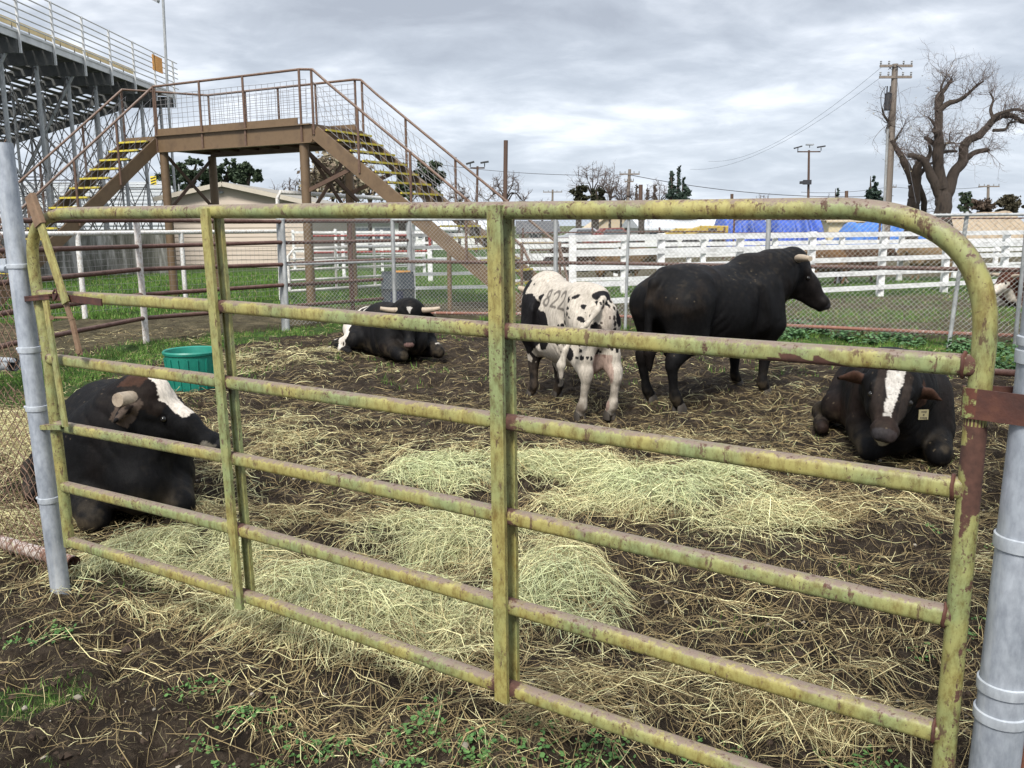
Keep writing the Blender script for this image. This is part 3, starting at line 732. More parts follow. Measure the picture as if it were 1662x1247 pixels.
for i, (px, r, ztop) in enumerate(((467, .038, 1.68), (642, .034, 1.72), (902, .034, 1.72), (1015, .023, 1.70), (1240, .034, 1.70), (1540, .026, 1.66))):
    p = GY(px, dict(FENCE)[px]); mb = MB(); lean = .10 if px == 1540 else (.03 if px == 1015 else 0)
    mb.tube([(p[0], p[1], -.1), (p[0]+lean, p[1]+.02, ztop)], r, 12); mb.lathe((p[0]+lean, p[1]+.02, ztop), [(r*1.12, -.03), (r*1.12, .01), (r*.6, .035), (.0, .04)], 12); mb.build('post', GALV2, bf, True)
def frail(name, zfun, r, mat, i0, i1, off=.0, tgt=bf):
    pts = []
    for i in range(i0, i1+1): pts.append((FPT[i][0], FPT[i][1]+off, zfun(i)))
    mb = MB(); mb.tube(pts, r, 10); mb.build(name, mat, tgt, True)
frail('top_rail', lambda i: 1.655, .019, GALV2, 1, 6)
frail('middle_rail', lambda i: .975+(0.01 if i else 0), .017, GALV2, 0, 1, .03)
frail('middle_rail', lambda i: .975, .028, MAROON, 1, 6, .05)
frail('bottom_rail', lambda i: zb[i]+.03, .026, rusty('bottom_pipe', (.55, .52, .50), (.42, .33, .30), (.15, .07, .05), (.5, .42, .40), .8, .6, .7, .4), 1, 6, .03)
# side fence, seen nearly edge-on, from the hinge post to the back corner
sf = thing('side_chain_link_fence', (postR[0], postR[1], 0), 'chain link side fence seen edge on, running back from the right gate post', 'fence')
e0 = postR[:2]+np.array([.02, .055]); e1 = FPT[-1]+np.array([.05, 0])
mb = MB(); 
e0b = np.array([e0[0]+.003, e0[1]]); chain([e0b, GY(1643, 4)[:2], e1], .03, 1.66, .066, .0022, mb, .004); mb.build('wire_mesh', WIRE, sf)
mb = MB(); mb.tube([(e0[0], e0[1], 1.68), tuple(GY(1643, 4)[:2])+(1.68,), (e1[0], e1[1], 1.70)], .02, 8); mb.build('top_rail', GALV2, sf, True)
for k in range(3):
    q = GY(1643, (4, 7.5, 10.75)[k]); mb = MB(); mb.tube([(q[0]+.03, q[1], -.1), (q[0]+.03, q[1], 1.70)], .025, 10); mb.build('post', GALV2, sf, True)
mb = MB(); a = G(1600, 604, .75); 
mb.tube([D(1598, 603, 5.8), D(1665, 607, 5.6)], .024, 12); mb.build('middle_rail', MAROON, sf, True)
# left chain link panel running out of frame
lf = thing('front_chain_link_fence', (lb[0], lb[1], 0), 'rusty chain link panel left of the latch post at the left edge', 'fence')
L0 = lb[:2]+np.array([-.05, .05]); L1 = L0+(-GD)*1.6
mb = MB(); chain([L0, L1], .08, .875, .058, .0019, mb, .003); mb.build('wire_mesh', WIRER, lf)
mb = MB(); chain([L0, L1], .96, 1.9, .058, .0019, mb, .003); mb.build('wire_mesh', WIRER, lf)
PALER = rusty('pale_pipe', (.48, .44, .40), (.36, .30, .26), (.13, .07, .05), (.52, .46, .43), .7, .6, .7, .5)
def openpipe(a, b, r, mat, par):
    mb = MB(); mb.tube([a, b], r, 16, False); mb.tube([b, a], r*.82, 16, False); d = norm(np.array(b)-np.array(a)); mb.build('pipe_rail', mat, par, True)
a = GP(-60, 586, .06); b = GP(23, 592, .045); openpipe(a, b, .030, GALV2, lf)
a = GP(-60, 862, .08); b = GP(120, 914, .085); openpipe(a, b, .031, PALER, lf)
mb = MB(); mb.tube([GP(-8, 585, .03), GP(22, 585, .02)], .010, 8); mb.build('rail_clamp', BAND, lf, True); mb = MB(); mb.box(GP(10, 427, -.01), (.05, .03, .035), (GD3, GN3, ZU)); mb.tube([GP(3, 437, -.04), GP(13, 437, -.04)], .017, 12)
mb.build('rail_clamp', BAND, lf, True)
mb = MB()
for k in range(14):
    y = 600+k*22; mb.tube([GP(14+k*3.4-6, y, .02), GP(14+k*3.4+7, y+13, -.01)], .0022, 5)
mb.build('tie_wire', WIRER, lf)
# ------------------------------------------------------------------ maroon five rail pipe fence (left side of the pen)
mf = thing('pipe_fence', (BF[2][0], BF[2][1], 0), 'five rail maroon pipe fence with a pale peeling post, left side of the pen', 'fence')
RZ = (1.64, 1.31, .99, .66, .33)
cont = GY(668, 15.3)[:2]
for z in RZ:
    mb = MB(); mb.tube([(p[0], p[1], z+.01*math.sin(i*3+z*9)) for i, p in enumerate(BF)], .030, 12); mb.build('rail', MAROON, mf, True)
    mb = MB(); mb.tube([(BF[3][0], BF[3][1]+.06, z), (cont[0], cont[1], z)], .030, 10); mb.build('rail', MAROON, mf, True)
p = BF[2]; mb = MB(); mb.tube([(p[0], p[1]+.0, -.1), (p[0], p[1], 1.62)], .042, 14); mb.build('post', PALEPOST, mf, True)
p = GY(270, 12.6); mb = MB(); mb.tube([(BF[1][0]-.25, BF[1][1]-1.2, -.1), (BF[1][0]-.25, BF[1][1]-1.2, 1.66)], .045, 12); mb.build('post', MAROON, mf, True)
p = BF[3]; mb = MB(); mb.tube([(p[0]-.03, p[1]+.05, -.1), (p[0]-.03, p[1]+.05, 1.70)], .052, 14); mb.build('post', GALV2, mf, True)
mb = MB(); mb.tube([(cont[0], cont[1], -.1), (cont[0], cont[1], 1.66)], .045, 14); mb.build('post', GALV2, mf, True)
m_ = (BF[3]+cont)/2; mb = MB(); mb.tube([(m_[0], m_[1]+.06, -.1), (m_[0], m_[1]+.06, 1.60)], .035, 12); mb.build('post', MAROON, mf, True)
# thin wire netting on the fence
mb = MB()
for z in np.arange(.15, 1.15, .15): mb.tube([(BF[2][0]-.6, BF[2][1]+2.2, z), (GY(455, 16.5)[0], 16.5, z)], .0022, 4)
for s in np.arange(0, 1, .022):
    a = np.array([BF[2][0]-.6, BF[2][1]+2.2])*(1-s)+np.array([GY(455, 16.5)[0], 16.5])*s; mb.tube([(a[0], a[1], .1), (a[0], a[1], 1.2)], .002, 4)
# ------------------------------------------------------------------ white pipe fence on the lawn
wf = thing('white_pipe_fence', (*GY(139, 15.0)[:2], 0), 'low white pipe fence with wire netting crossing the lawn behind the maroon fence', 'fence')
W = [GY(-40, 13.6)[:2], GY(139, 15.0)[:2], GY(303, 16.9)[:2], GY(456, 18.5)[:2]]
mb2 = MB(); mb2.tube([(q[0], q[1], 1.46) for q in W], .040, 12); mb2.build('top_rail', WHITEP, wf, True)
for q in W[:3]:
    m2 = MB(); m2.tube([(q[0], q[1], -.1), (q[0], q[1], 1.46)], .045, 12); m2.build('post', WHITEP, wf, True)
mb = MB()
cw = np.array(W)
def wat(s): return np.array([np.interp(s, [0, .3, .62, 1], cw[:, k]) for k in (0, 1)])
for z in np.arange(.12, 1.15, .11): mb.tube([tuple(wat(s))+(z+.01*math.sin(s*30+z*9),) for s in np.linspace(0, 1, 14)], .0022, 4)
for s in np.arange(0, 1, .018): a = wat(s); mb.tube([(a[0], a[1], .08), (a[0], a[1], 1.14)], .002, 4)
mb.build('wire_netting', HOGW, wf)
# tall white pipe arch
ar = thing('pipe_arch', (*GY(457, 18.7)[:2], 0), 'tall white pipe archway standing right of the beige shed', 'arch')
a = D(450, 312, 18.7); b = D(665, 324, 17.3+4); pl = GY(457, 18.7)
mb = MB(); mb.tube(smooth_path([(pl[0], 18.7, 0), (a[0], 18.7, a[2]-.12), (a[0]+.05, 18.72, a[2]), (b[0]-.1, b[1], b[2]), (b[0], b[1], b[2]-.15), (b[0], b[1], 0)], 1), .045, 12); mb.build('arch_pipe', WHITEP, ar, True)
# white pipe gate panel
wg = thing('white_pipe_gate', (*GY(472, 18.2)[:2], 0), 'white five bar pipe gate with rounded corners behind the chain link fence', 'gate')
g0 = GY(472, 18.2); g1 = GY(668, 20.5)
mb = MB(); mb.tube(smooth_path([(g0[0], g0[1], .22), (g0[0], g0[1], .95), (g0[0]+.15*.7, g0[1]+.08, 1.10), (g1[0]-.1, g1[1], 1.10), (g1[0], g1[1], .95), (g1[0], g1[1], .22), (g0[0], g0[1], .22)], 1), .032, 10); mb.build('frame', WHITEP, wg, True)
for z in (.88, .66, .44): mb = MB(); mb.tube([(g0[0], g0[1], z), (g1[0], g1[1], z)], .026, 8); mb.build('rail', WHITEP, wg, True)
for s in (.36, .68): q = g0*(1-s)+g1*s; mb = MB(); mb.tube([(q[0], q[1], .2), (q[0], q[1], 1.1)], .03, 8); mb.build('upright', WHITEP, wg, True)
# white fences in the middle distance
def board_fence(name, P, zs, h, ph, label, step, pw=.13, thick=.03, group=None, big=None, mat=WHITEB):
    t = thing(name, (P[0][0], P[0][1], 0), label, 'fence', group); P = [np.array(p, float) for p in P]
    for i in range(len(P)-1):
        a, b = P[i], P[i+1]; d = norm(b-a); nn = np.array([d[1], -d[0]]); nn = nn if nn[1] < 0 else -nn
        for z in zs:
            m = MB(); m.beam((a[0]+nn[0]*(pw/2+.02), a[1]+nn[1]*(pw/2+.02), z), (b[0]+nn[0]*(pw/2+.02), b[1]+nn[1]*(pw/2+.02), z+random.uniform(-.015, .015)), thick, h, ZU); m.build('board', mat, t)
        L = np.linalg.norm(b-a); n = max(1, int(round(L/step)))
        for k in range(n+1):
            if i and not k: continue
            q = a+(b-a)*k/n; m = MB(); m.beam((q[0], q[1], -.1), (q[0]+random.gauss(0, .01), q[1], ph+random.uniform(-.02, .03)), pw, pw, (0, 1, 0)); m.build('post', mat, t)
    return t
A0 = GY(930, 15.6)[:2]; A1 = A0+np.array([5.16, 2.6]); A2 = A0+np.array([5.16*3.2, 2.6*3.2])
board_fence('board_fence', [A0, A1, A2], (1.33, 1.07, .80, .50, .18), .10, 1.38, 'nearest white board fence, its thick end post beside the stair foot', 2.0, .13)
s_ = np.array([-.5, 3.6])
board_fence('board_fence', [GY(812, 19.4)[:2], A0+s_+np.array([2, 1.0]), A2+s_], (1.235, .90, .60, .33), .075, 1.27, 'second white board fence, parallel just behind the nearest one', 2.3, .12)
board_fence('board_fence', [GY(700, 25)[:2], GY(1000, 27)[:2], GY(1700, 33)[:2]], (.95, .60), .13, 1.0, 'third and farthest white board fence beyond the cattle lane', 2.6, .13)
board_fence('rail_fence', [GY(672, 19.0)[:2], GY(812, 19.4)[:2]], (1.36, 1.1, .82, .52, .22), .07, 1.45, 'short white rail fence under the foot of the stairs', 1.9, .09)
board_fence('rail_fence', [GY(480, 33)[:2], GY(700, 30)[:2]], (1.35, 1.0, .65, .35), .08, 1.45, 'distant white rail fence in front of the red framed yard', 2.2, .09)
board_fence('rail_fence', [GY(560, 26)[:2], GY(690, 27.5)[:2]], (1.30, .98, .66, .35), .07, 1.4, 'white rail fence standing on the lawn behind the white gate', 1.9, .09)
def pipe_panels(P, zs, step, ph, label, mat=MAROON):
    t = thing('pipe_panel_fence', (P[0][0], P[0][1], 0), label, 'fence')
    a, b = [np.array(p, float) for p in P]; n = max(1, int(np.linalg.norm(b-a)/step))
    for z in zs: m = MB(); m.tube([(a[0], a[1], z), (b[0], b[1], z)], .035, 6); m.build('rail', mat, t)
    for k in range(n+1): q = a+(b-a)*k/n; m = MB(); m.tube([(q[0], q[1], 0), (q[0], q[1], ph)], .045, 6); m.build('post', mat, t)
pipe_panels([GY(850, 38)[:2], GY(1175, 40)[:2]], (1.25, 1.0, .75, .5), 2.6, 1.45, 'rusty pipe panels far beyond the white fences, left of the blue tarps')
pipe_panels([GY(1190, 36)[:2], GY(1660, 36)[:2]], (1.75, 1.2, .85, .45), 4.1, 1.85, 'rusty pipe panels far off in front of the blue tarps')
pipe_panels([GY(505, 24)[:2], GY(700, 25)[:2]], (1.72, 1.3, .85), 2.5, 2.0, 'dark red pipe frame beyond the lawn right of the beige shed', REDM)
# drum
dr = thing('drum', (*GY(648, 15.0)[:2], 0), 'dark slate blue plastic drum behind the chain link fence', 'drum')
c = GY(648, 15.0); m = MB()
pr = [(.0, 0), (.26, 0), (.285, .03), (.285, .24), (.30, .26), (.285, .28), (.288, .50), (.303, .52), (.288, .54), (.283, .74), (.27, .78), (.275, .80), (.25, .80), (.24, .77), (.0, .76)]
m.lathe((c[0], c[1], -.02), pr, 28); m.build('shell', DRUM, dr, True)
m = MB(); V = []
for k in range(9):
    a = -PI/2-.1+.75*(k/8-.3)
    for z in (.28, .47): V.append((c[0]+.293*math.cos(a), c[1]+.293*math.sin(a), z))
m.add(V, [(2*k, 2*k+2, 2*k+3, 2*k+1) for k in range(8)]); m.build('panel', DRUML, dr, True)
m = MB(); m.box((c[0]+.08, c[1]-.1, .79), (.30, .03, .03)); m.build('lid_strap', ORANGE, dr)
# green tub
tb = thing('feed_tub', G(303, 640), 'green plastic feed tub with a metal handle standing in the hay', 'tub')
c = G(302, 637); c[2] = float(gh(np.array([c[0]]), np.array([c[1]]))[0])-.02; c[1] += .22
m = MB(); m.lathe(c, [(0, .0), (.215, .0), (.222, .02), (.255, .36), (.268, .365), (.272, .385), (.262, .40), (.248, .392), (.243, .36), (.205, .04), (0, .035)], 40); m.build('bucket', BUCKET, tb, True)
m = MB()
for a in np.arange(0, 2*PI, PI/9): m.beam(c+np.array([.226*math.cos(a), .226*math.sin(a), .03]), c+np.array([.257*math.cos(a), .257*math.sin(a), .33]), .012, .012, (math.cos(a), math.sin(a), 0))
m.build('rib', BUCKET, tb)
m = MB(); m.tube(smooth_path([c+np.array([-.02+.06*math.cos(a), -.262-.012, .19+.045*math.sin(a)]) for a in np.linspace(0, PI, 7)], 3), .006, 8); m.build('handle', BAND, tb, True)
# ------------------------------------------------------------------ brown overpass with stairs
Z1 = 3.55
N0 = D(257, 236, 19.9); N0[2] = Z1; N1 = D(500, 215, 17.8); N1[2] = Z1
dk = norm((N1-N0)*np.array([1, 1, 0])); wd = np.array([-dk[1], dk[0], 0]); wd = wd if wd[1] > 0 else -wd; WDT = 1.5
F0 = N0+wd*WDT; F1 = N1+wd*WDT
ov = thing('stair_overpass', (N1[0], N1[1], 0), 'brown steel overpass with yellow edged stairs down both sides', 'overpass')
def part(name, mat=BROWNS, smooth=False):
    class _C:
        def __enter__(s): s.m = MB(); return s.m
        def __exit__(s, *a): s.m.build(name, mat, ov, smooth)
    return _C()
for a, b in ((N0, N1+dk*.12), (F0, F1+dk*.12)):
    with part('girder') as m:
        m.beam(a+ZU*-.17, b+ZU*-.17, .05, .34, ZU); m.beam(a+ZU*.0-wd*.03, b+ZU*.0-wd*.03, .12, .02, ZU); m.beam(a+ZU*-.345, b+ZU*-.345, .14, .022, ZU)
with part('deck', BROWND) as m:
    q = (N0+F0)/2; r_ = (N1+F1)/2; m.beam(q-ZU*.10, r_-ZU*.10, WDT-.06, .04, ZU)
    for k in range(7): c = q+(r_-q)*(k+.5)/7; m.beam(c-wd*(WDT/2-.05)-ZU*.2, c+wd*(WDT/2-.05)-ZU*.2, .06, .14, ZU)
with part('kick_plate') as m: m.beam(N0+ZU*.08-wd*.01, N1+ZU*.08-wd*.01-dk*.25, .02, .14, ZU)
with part('kick_plate') as m: m.beam(F0+ZU*.08, F1+ZU*.08, .02, .14, ZU)
with part('end_beam') as m: m.beam(N0-ZU*.15-dk*.03, F0-ZU*.15-dk*.03, .06, .30, ZU)
with part('end_beam') as m: m.beam(N1-ZU*.17+dk*.15, F1-ZU*.17+dk*.15, .06, .34, ZU)
legs = []
for f_ in (.02, .96):
    for s in (0.04, .96):
        c = N0+(N1-N0)*f_+wd*WDT*s; legs.append(c)
        with part('leg', BROWNS, True) as m: m.tube([(c[0], c[1], -.1), (c[0], c[1], Z1-.35)], .095, 14)
def xb(a, b, z0, z1):
    with part('brace', BROWND) as m: m.beam((a[0], a[1], z0), (b[0], b[1], z1), .03, .07, ZU)
    with part('brace', BROWND) as m: m.beam((a[0]+.03, a[1]+.04, z1), (b[0]+.03, b[1]+.04, z0), .03, .07, ZU)
xb(legs[0], legs[1], 1.9, 3.15); xb(legs[2], legs[3], 1.7, 3.1)
def knee(c, s, mat=BROWND):
    with part('brace', mat) as m: m.beam((c[0], c[1], 2.2), (c[0]+dk[0]*s, c[1]+dk[1]*s, 3.18), .04, .07, ZU)
# stairs
def stair(Na, Fa, dirh, run, n, zt=Z1, w=None):
    """Na/Fa = the two upper corners, dirh = downhill direction"""
    Nb = Na+dirh*run; Nb[2] = 0; Fb = Fa+dirh*run; Fb[2] = 0
    for a, b in ((Na, Nb), (Fa, Fb)):
        with part('stringer') as m: m.beam(a-ZU*.16, b-ZU*.12, .05, .27, ZU); 
    sd = norm(Fa-Na); W = np.linalg.norm(Fa-Na)
    for k in range(n):
        t = (k+.6)/n; a = Na+(Nb-Na)*t+sd*.03; b = Fa+(Fb-Fa)*t-sd*.03; z = zt*(1-t); a[2] = b[2] = z
        with part('tread', BROWND) as m: m.beam(a-dirh*.04, b-dirh*.04, .22, .025, ZU)
        with part('nosing', YELLOW) as m: m.beam(a+dirh*.085+ZU*.004, b+dirh*.085+ZU*.004, .032, .038, ZU)
    return Nb, Fb
d1 = norm(dk+np.array([0, 0, 0])); Rn, Rf = stair(N1+dk*.18, F1+dk*.18, d1, 5.0, 17)
dl = norm(np.array([-.42, -.90, 0])); wl = norm(np.array([-.90, .42, 0])); LW = .95
La = N0+np.array([-.02, 0, 0]); Lb = La+wl*LW
Ln, Lf = stair(La.copy(), Lb.copy(), dl, 4.6, 17)
with part('landing_beam') as m: m.beam(La-ZU*.12, Lb-ZU*.12, .06, .24, ZU)
# handrails
RH = 1.06
def rail(pts, r=.026):
    with part('handrail', RAILB, True) as m: m.tube(pts, r, 10)
def rpost(b, t, r=.026):
    with part('rail_post', RAILB, True) as m: m.tube([b, t], r, 8)
def st(a, b, t, h): q = a+(b-a)*t; return np.array([q[0], q[1], Z1*(1-t)+h])
NR = N1+dk*.18; FR = F1+dk*.18
rail([N0+ZU*RH, N0+(N1-N0)*.97+ZU*RH, NR+ZU*(RH-.03), st(NR, Rn, .08, RH-.05), st(NR, Rn, .93, RH-.12), st(NR, Rn, .96, RH-.3)])
rail([F0+ZU*RH, F1+ZU*RH, FR+ZU*(RH-.02), st(FR, Rf, .08, RH-.05), st(FR, Rf, .93, RH-.12), st(FR, Rf, .985, .12)])
for f_ in (0, .33, .62, .97): q = N0+(N1-N0)*f_-wd*.04; rpost(q-ZU*.33, q+ZU*RH)
for f_ in (0, .27, .5, .75, 1.0): q = F0+(F1-F0)*f_+wd*.03; rpost(q-ZU*.1, q+ZU*RH)
for t in (.0, .22, .46, .70, .93):
    for a, b in ((NR, Rn), (FR, Rf)): rpost(st(a, b, t, -.2)-wd*(.035 if a is NR else -.035), st(a, b, t, RH-.06)-wd*(.035 if a is NR else -.035))
rail([La+ZU*RH, st(La, Ln, .95, RH-.05)]); rail([F0+ZU*RH-dk*.0, Lb+ZU*RH, st(Lb, Lf, .95, RH-.05)])
rail([N0+ZU*RH, La+ZU*RH])
for t in (.0, .24, .48, .72, .95):
    for a, b in ((La, Ln), (Lb, Lf)): rpost(st(a, b, t, -.25)-wl*.03*(1 if a is La else -1), st(a, b, t, RH-.04)-wl*.03*(1 if a is La else -1))
# hog wire infill
def wirepanel(a0, a1, h0, h1, n, rows, name='wire_panel', jit=.008):
    m = MB(); a0 = np.array(a0, float); a1 = np.array(a1, float)
    for k in range(n+1): q = a0+(a1-a0)*k/n+norm(a1-a0)*random.gauss(0, .006); m.tube([q+ZU*h0, q+ZU*(h0+h1)/2+wd*random.gauss(0, .012), q+ZU*h1], .0042, 4)
    for r in range(rows+1):
        z = h0+(h1-h0)*r/rows; m.tube([a0+(a1-a0)*s+ZU*z+wd*random.gauss(0, .010)+ZU*random.gauss(0, .004) for s in np.linspace(0, 1, 9)], .0042, 4)
    m.build(name, HOGW, ov)
wirepanel(N0, N1, .15, .86, 26, 7); wirepanel(F0, F1, .15, .98, 26, 8)
def slope_panel(a, b, t0, t1, h0, h1, n, rows):
    m = MB()
    for k in range(n+1):
        t = t0+(t1-t0)*k/n; p = st(a, b, t, h0); q = st(a, b, min(t+.0, 1), h1); sl = norm(b-a)
        m.tube([p, q+(st(a, b, t-.03, h1)-st(a, b, t, h1))*1.6], .0042, 4)
    for r in range(rows+1): h = h0+(h1-h0)*r/rows; m.tube([st(a, b, t0-.05*r/rows, h), st(a, b, t1-.05*r/rows, h)], .0042, 4)
    m.build('wire_panel', HOGW, ov)
slope_panel(NR, Rn, .05, .95, .12, .80, 28, 4); slope_panel(FR, Rf, .05, .95, .12, .80, 28, 4)
slope_panel(La, Ln, .03, .95, .1, .85, 24, 4); slope_panel(Lb, Lf, .03, .95, .1, .85, 24, 4)
# knee braces under the right end
for s in (.04, .96):
    c = N0+(N1-N0)*.96+wd*WDT*s; k_ = NR+(Rn-NR)*.2+wd*WDT*s
    with part('brace', BROWND) as m: m.beam((c[0], c[1], 2.25), (c[0]+dk[0]*1.15, c[1]+dk[1]*1.15, 3.0-.35), .04, .08, ZU)
with part('brace', BROWND) as m: m.beam((legs[2][0], legs[2][1], 3.1), (legs[3][0]+dk[0]*.2, legs[3][1]+dk[1]*.2, 2.1), .04, .08, ZU)
with part('stair_support', BROWNS, True) as m: q = st(NR, Rn, .62, -.25); m.tube([(q[0], q[1], -.1), tuple(q)], .045, 10)
with part('stair_support', BROWNS, True) as m: q = st(FR, Rf, .62, -.25); m.tube([(q[0], q[1], -.1), tuple(q)], .045, 10)
# ------------------------------------------------------------------ grandstand
gs = thing('grandstand', (-15, 26, 0), 'tall open grandstand on galvanised scaffolding, seen from behind and below', 'grandstand')
XB, ZB = -15.0, 7.35
def gpart(name, mat, m, smooth=False): m.build(name, mat, gs, smooth)
Y0, Y1 = 17.0, 40.0
# rear walkway planks (a run of boards with gaps)
m = MB()
for k in range(6): m.beam((XB-.1-k*.32, Y0, ZB-.03), (XB-.1-k*.32, Y1, ZB-.03), .29, .045, ZU)
gpart('walkway', ALUD, m)
m = MB(); m.beam((XB+.03, Y0, ZB-.05), (XB+.03, Y1, ZB-.05), .05, .20, ZU); gpart('edge_beam', ALU, m)
m = MB(); m.beam((XB+.07, Y0, ZB+.08), (XB+.07, Y1, ZB+.08), .03, .07, ZU); gpart('edge_rail', ALU, m)
bays = [Y0+.4+2.05*k for k in range(12)]
for y in bays:
    m = MB(); m.beam((XB+.11, y, ZB-.55), (XB+.11, y, ZB+1.42), .07, .05, (0, 1, 0)); gpart('guard_post', ALU, m)
    m = MB(); m.beam((XB+.05, y-.05, ZB-.33), (XB-2.4, y-.05, ZB-.33), .08, .46, ZU); gpart('cantilever', DKST, m)
    m = MB(); m.beam((XB-1.0, y, ZB-.1), (XB-18, y, ZB-.1-17*.29), .07, .34, ZU); gpart('raker', DKST, m)
for z in (.30, .52, .74, .95, 1.16, 1.40): m = MB(); m.tube([(XB+.10, Y0, ZB+z), (XB+.10, Y1+.5, ZB+z)], .022, 6); gpart('guard_rail', ALU, m)
m = MB(); m.beam((XB-1.6, Y0, ZB+.95), (XB-1.6, Y1, ZB+.95), .03, .22, ZU); gpart('back_board', YBOARD, m)
m = MB(); m.beam((XB-1.2, Y0, ZB+.42), (XB-1.2, Y1, ZB+.42), .28, .05, ZU); gpart('bench_plank', YBOARD, m)
for k in range(22): y = Y0+.8+k*1.05; m = MB(); m.tube([(XB-1.6, y, ZB+.95), (XB-1.55, y, ZB+.5), (XB-1.3, y, ZB+.12)], .02, 5); gpart('bench_bracket', STBR, m)
for k in range(17):          # seat and foot planks stepping down
    x = XB-1.9-k*.95; z = ZB-.35-k*.275
    m = MB(); m.beam((x, Y0, z+.05), (x, Y1, z+.05), .30, .04, ZU); m.beam((x-.36, Y0, z-.02), (x-.36, Y1, z-.02), .26, .04, ZU)
    m.beam((x-.60, Y0, z-.14), (x-.60, Y1, z-.14), .17, .04, ZU); gpart('seat_row', ALUD, m)
cols = [(-15.6, 0), (-17.6, 0), (-20.4, 0), (-23.4, 0), (-27, 0)]
for ci, (x, _) in enumerate(cols):
    zt = ZB-.3-(XB-x-1)*.29 if x < -16 else ZB-.4
    for y in bays[::1] if ci < 2 else bays[::2]:
        m = MB(); m.tube([(x, y+.1, 0), (x, y+.1, zt)], .075 if ci < 1 else .05, 8); gpart('column', GALV2, m, True)
def zt(x): return ZB-.4-max(0, XB-x-1)*.29
for ci in range(2):
    x = cols[ci][0]; m = MB()
    for k in range(0, len(bays)-1):
        a, b = bays[k], bays[k+1]; h = zt(x)
        for (za, zb_) in ((.2, h*.5), (h*.5, h*.97)):
            m.tube([(x, a, za), (x, b, zb_)], .018, 5); m.tube([(x+.04, a, zb_), (x+.04, b, za)], .018, 5)
    m.build('long_bracing', STBR, gs)
for y in bays:
    m2 = MB()
    for ci in range(4):
        xa, xb_ = cols[ci][0], cols[ci+1][0]
        for f0, f1 in ((.05, .5), (.5, .95)):
            m2.tube([(xa, y, zt(xa)*f0), (xb_, y, zt(xb_)*f1)], .02, 5); m2.tube([(xa, y+.05, zt(xa)*f1), (xb_, y+.05, zt(xb_)*f0)], .02, 5)
        m2.tube([(xa, y, zt(xb_)*.5), (xb_, y, zt(xb_)*.5)], .02, 5)
    m2.build('cross_bracing', STBR, gs)
# end frame braces (big diagonals)
for k in (1, 3, 5, 7):
    m = MB(); m.tube([(XB-.3, bays[k], 6.9), (XB-2.6, bays[k]+.1, 3.2)], .05, 6); gpart('strut', GALV2, m)
    m = MB(); m.tube([(XB-2.6, bays[k], 6.2), (XB-.6, bays[k]+1.9, 2.4)], .04, 6); gpart('strut', GALV2, m)
m = MB(); p = D(254, 96, 38.6); m.box((XB+.13, p[1]-.4, ZB+.98), (.03, 1.0, .62)); gpart('orange_panel', ORANGE, m)
# light pole rising past the stand's end
lp = thing('light_pole', (*GY(268, 38.3)[:2], 0), 'slim grey light pole with one lamp rising past the end of the grandstand', 'light pole')
a = D(272, 150, 38.3); b = D(264, -12, 38.3); m = MB(); m.tube([(a[0], 38.3, 0), tuple(a), tuple(b)], .06, 8); m.build('pole', GALV2, lp, True)
m = MB(); c = D(257, 3, 38.3); m.beam(c, c+np.array([-.45, 0, .22]), .25, .10, ZU); m.tube([c, b], .03, 6); m.build('lamp', PORC, lp)
# ------------------------------------------------------------------ concrete wall
m = MB(); a = GY(-80, 27); b = GY(277, 29.5)
wallc = thing('concrete_wall', (*b[:2], 0), 'stained grey concrete retaining wall behind the left lawn', 'wall')
m.beam((a[0]-3, a[1]-.4, .72), (b[0], b[1], .72), .3, 1.45, ZU); m.build('wall_face', CONC, wallc)
m = MB(); m.beam((a[0]-3, a[1]-.4-.02, 1.47), (b[0]+.05, b[1]-.02, 1.47), .38, .06, ZU); m.build('coping', CONC, wallc)
m = MB(); m.box((b[0]-1.0, b[1]-.25, 1.05), (.5, .12, .6)); m.build('meter_box', GALV2, wallc)
# aluminium bleachers far left (rows facing the camera)
ab = thing('bleachers', (*GY(170, 52)[:2], 0), 'pale aluminium bleacher rows far behind the left stairs', 'bleachers')
for k in range(13):
    m = MB(); y = 50+k*.75; z = 1.3+k*.27; xa = GY(-20, y)[0]; xb_ = GY(330-k*4, y)[0]
    m.beam((xa, y, z), (xb_, y, z), .28, .05, ZU); m.beam((xa, y+.3, z-.14), (xb_, y+.3, z-.14), .03, .24, ZU); m.build('row', WROOF, ab)
for k in range(9):
    x = GY(0+k*38, 52)[0]
    for ya, za in ((50, 1.3), (59, 4.4)): m = MB(); m.beam((x, ya, 0), (x, ya, za), .08, .08, (0, 1, 0)); m.build('support', GALV2, ab)
sgn = thing('hazard_panel', D(249, 292, 49), 'small yellow panel with black stripes on the far bleachers', 'sign')
m = MB(); c = D(249, 293, 49.5); m.box(c, (.32, .03, .46)); m.build('face', simple('yellow_sign', (.75, .55, .03), (.8, .6, .05)), sgn)
m = MB()
for k in (-1, 0, 1): m.beam(c+np.array([-.14, -.03, -.06+k*.15]), c+np.array([.14, -.03, .03+k*.15]), .01, .05, ZU)
m.build('stripe', BLACKM, sgn)
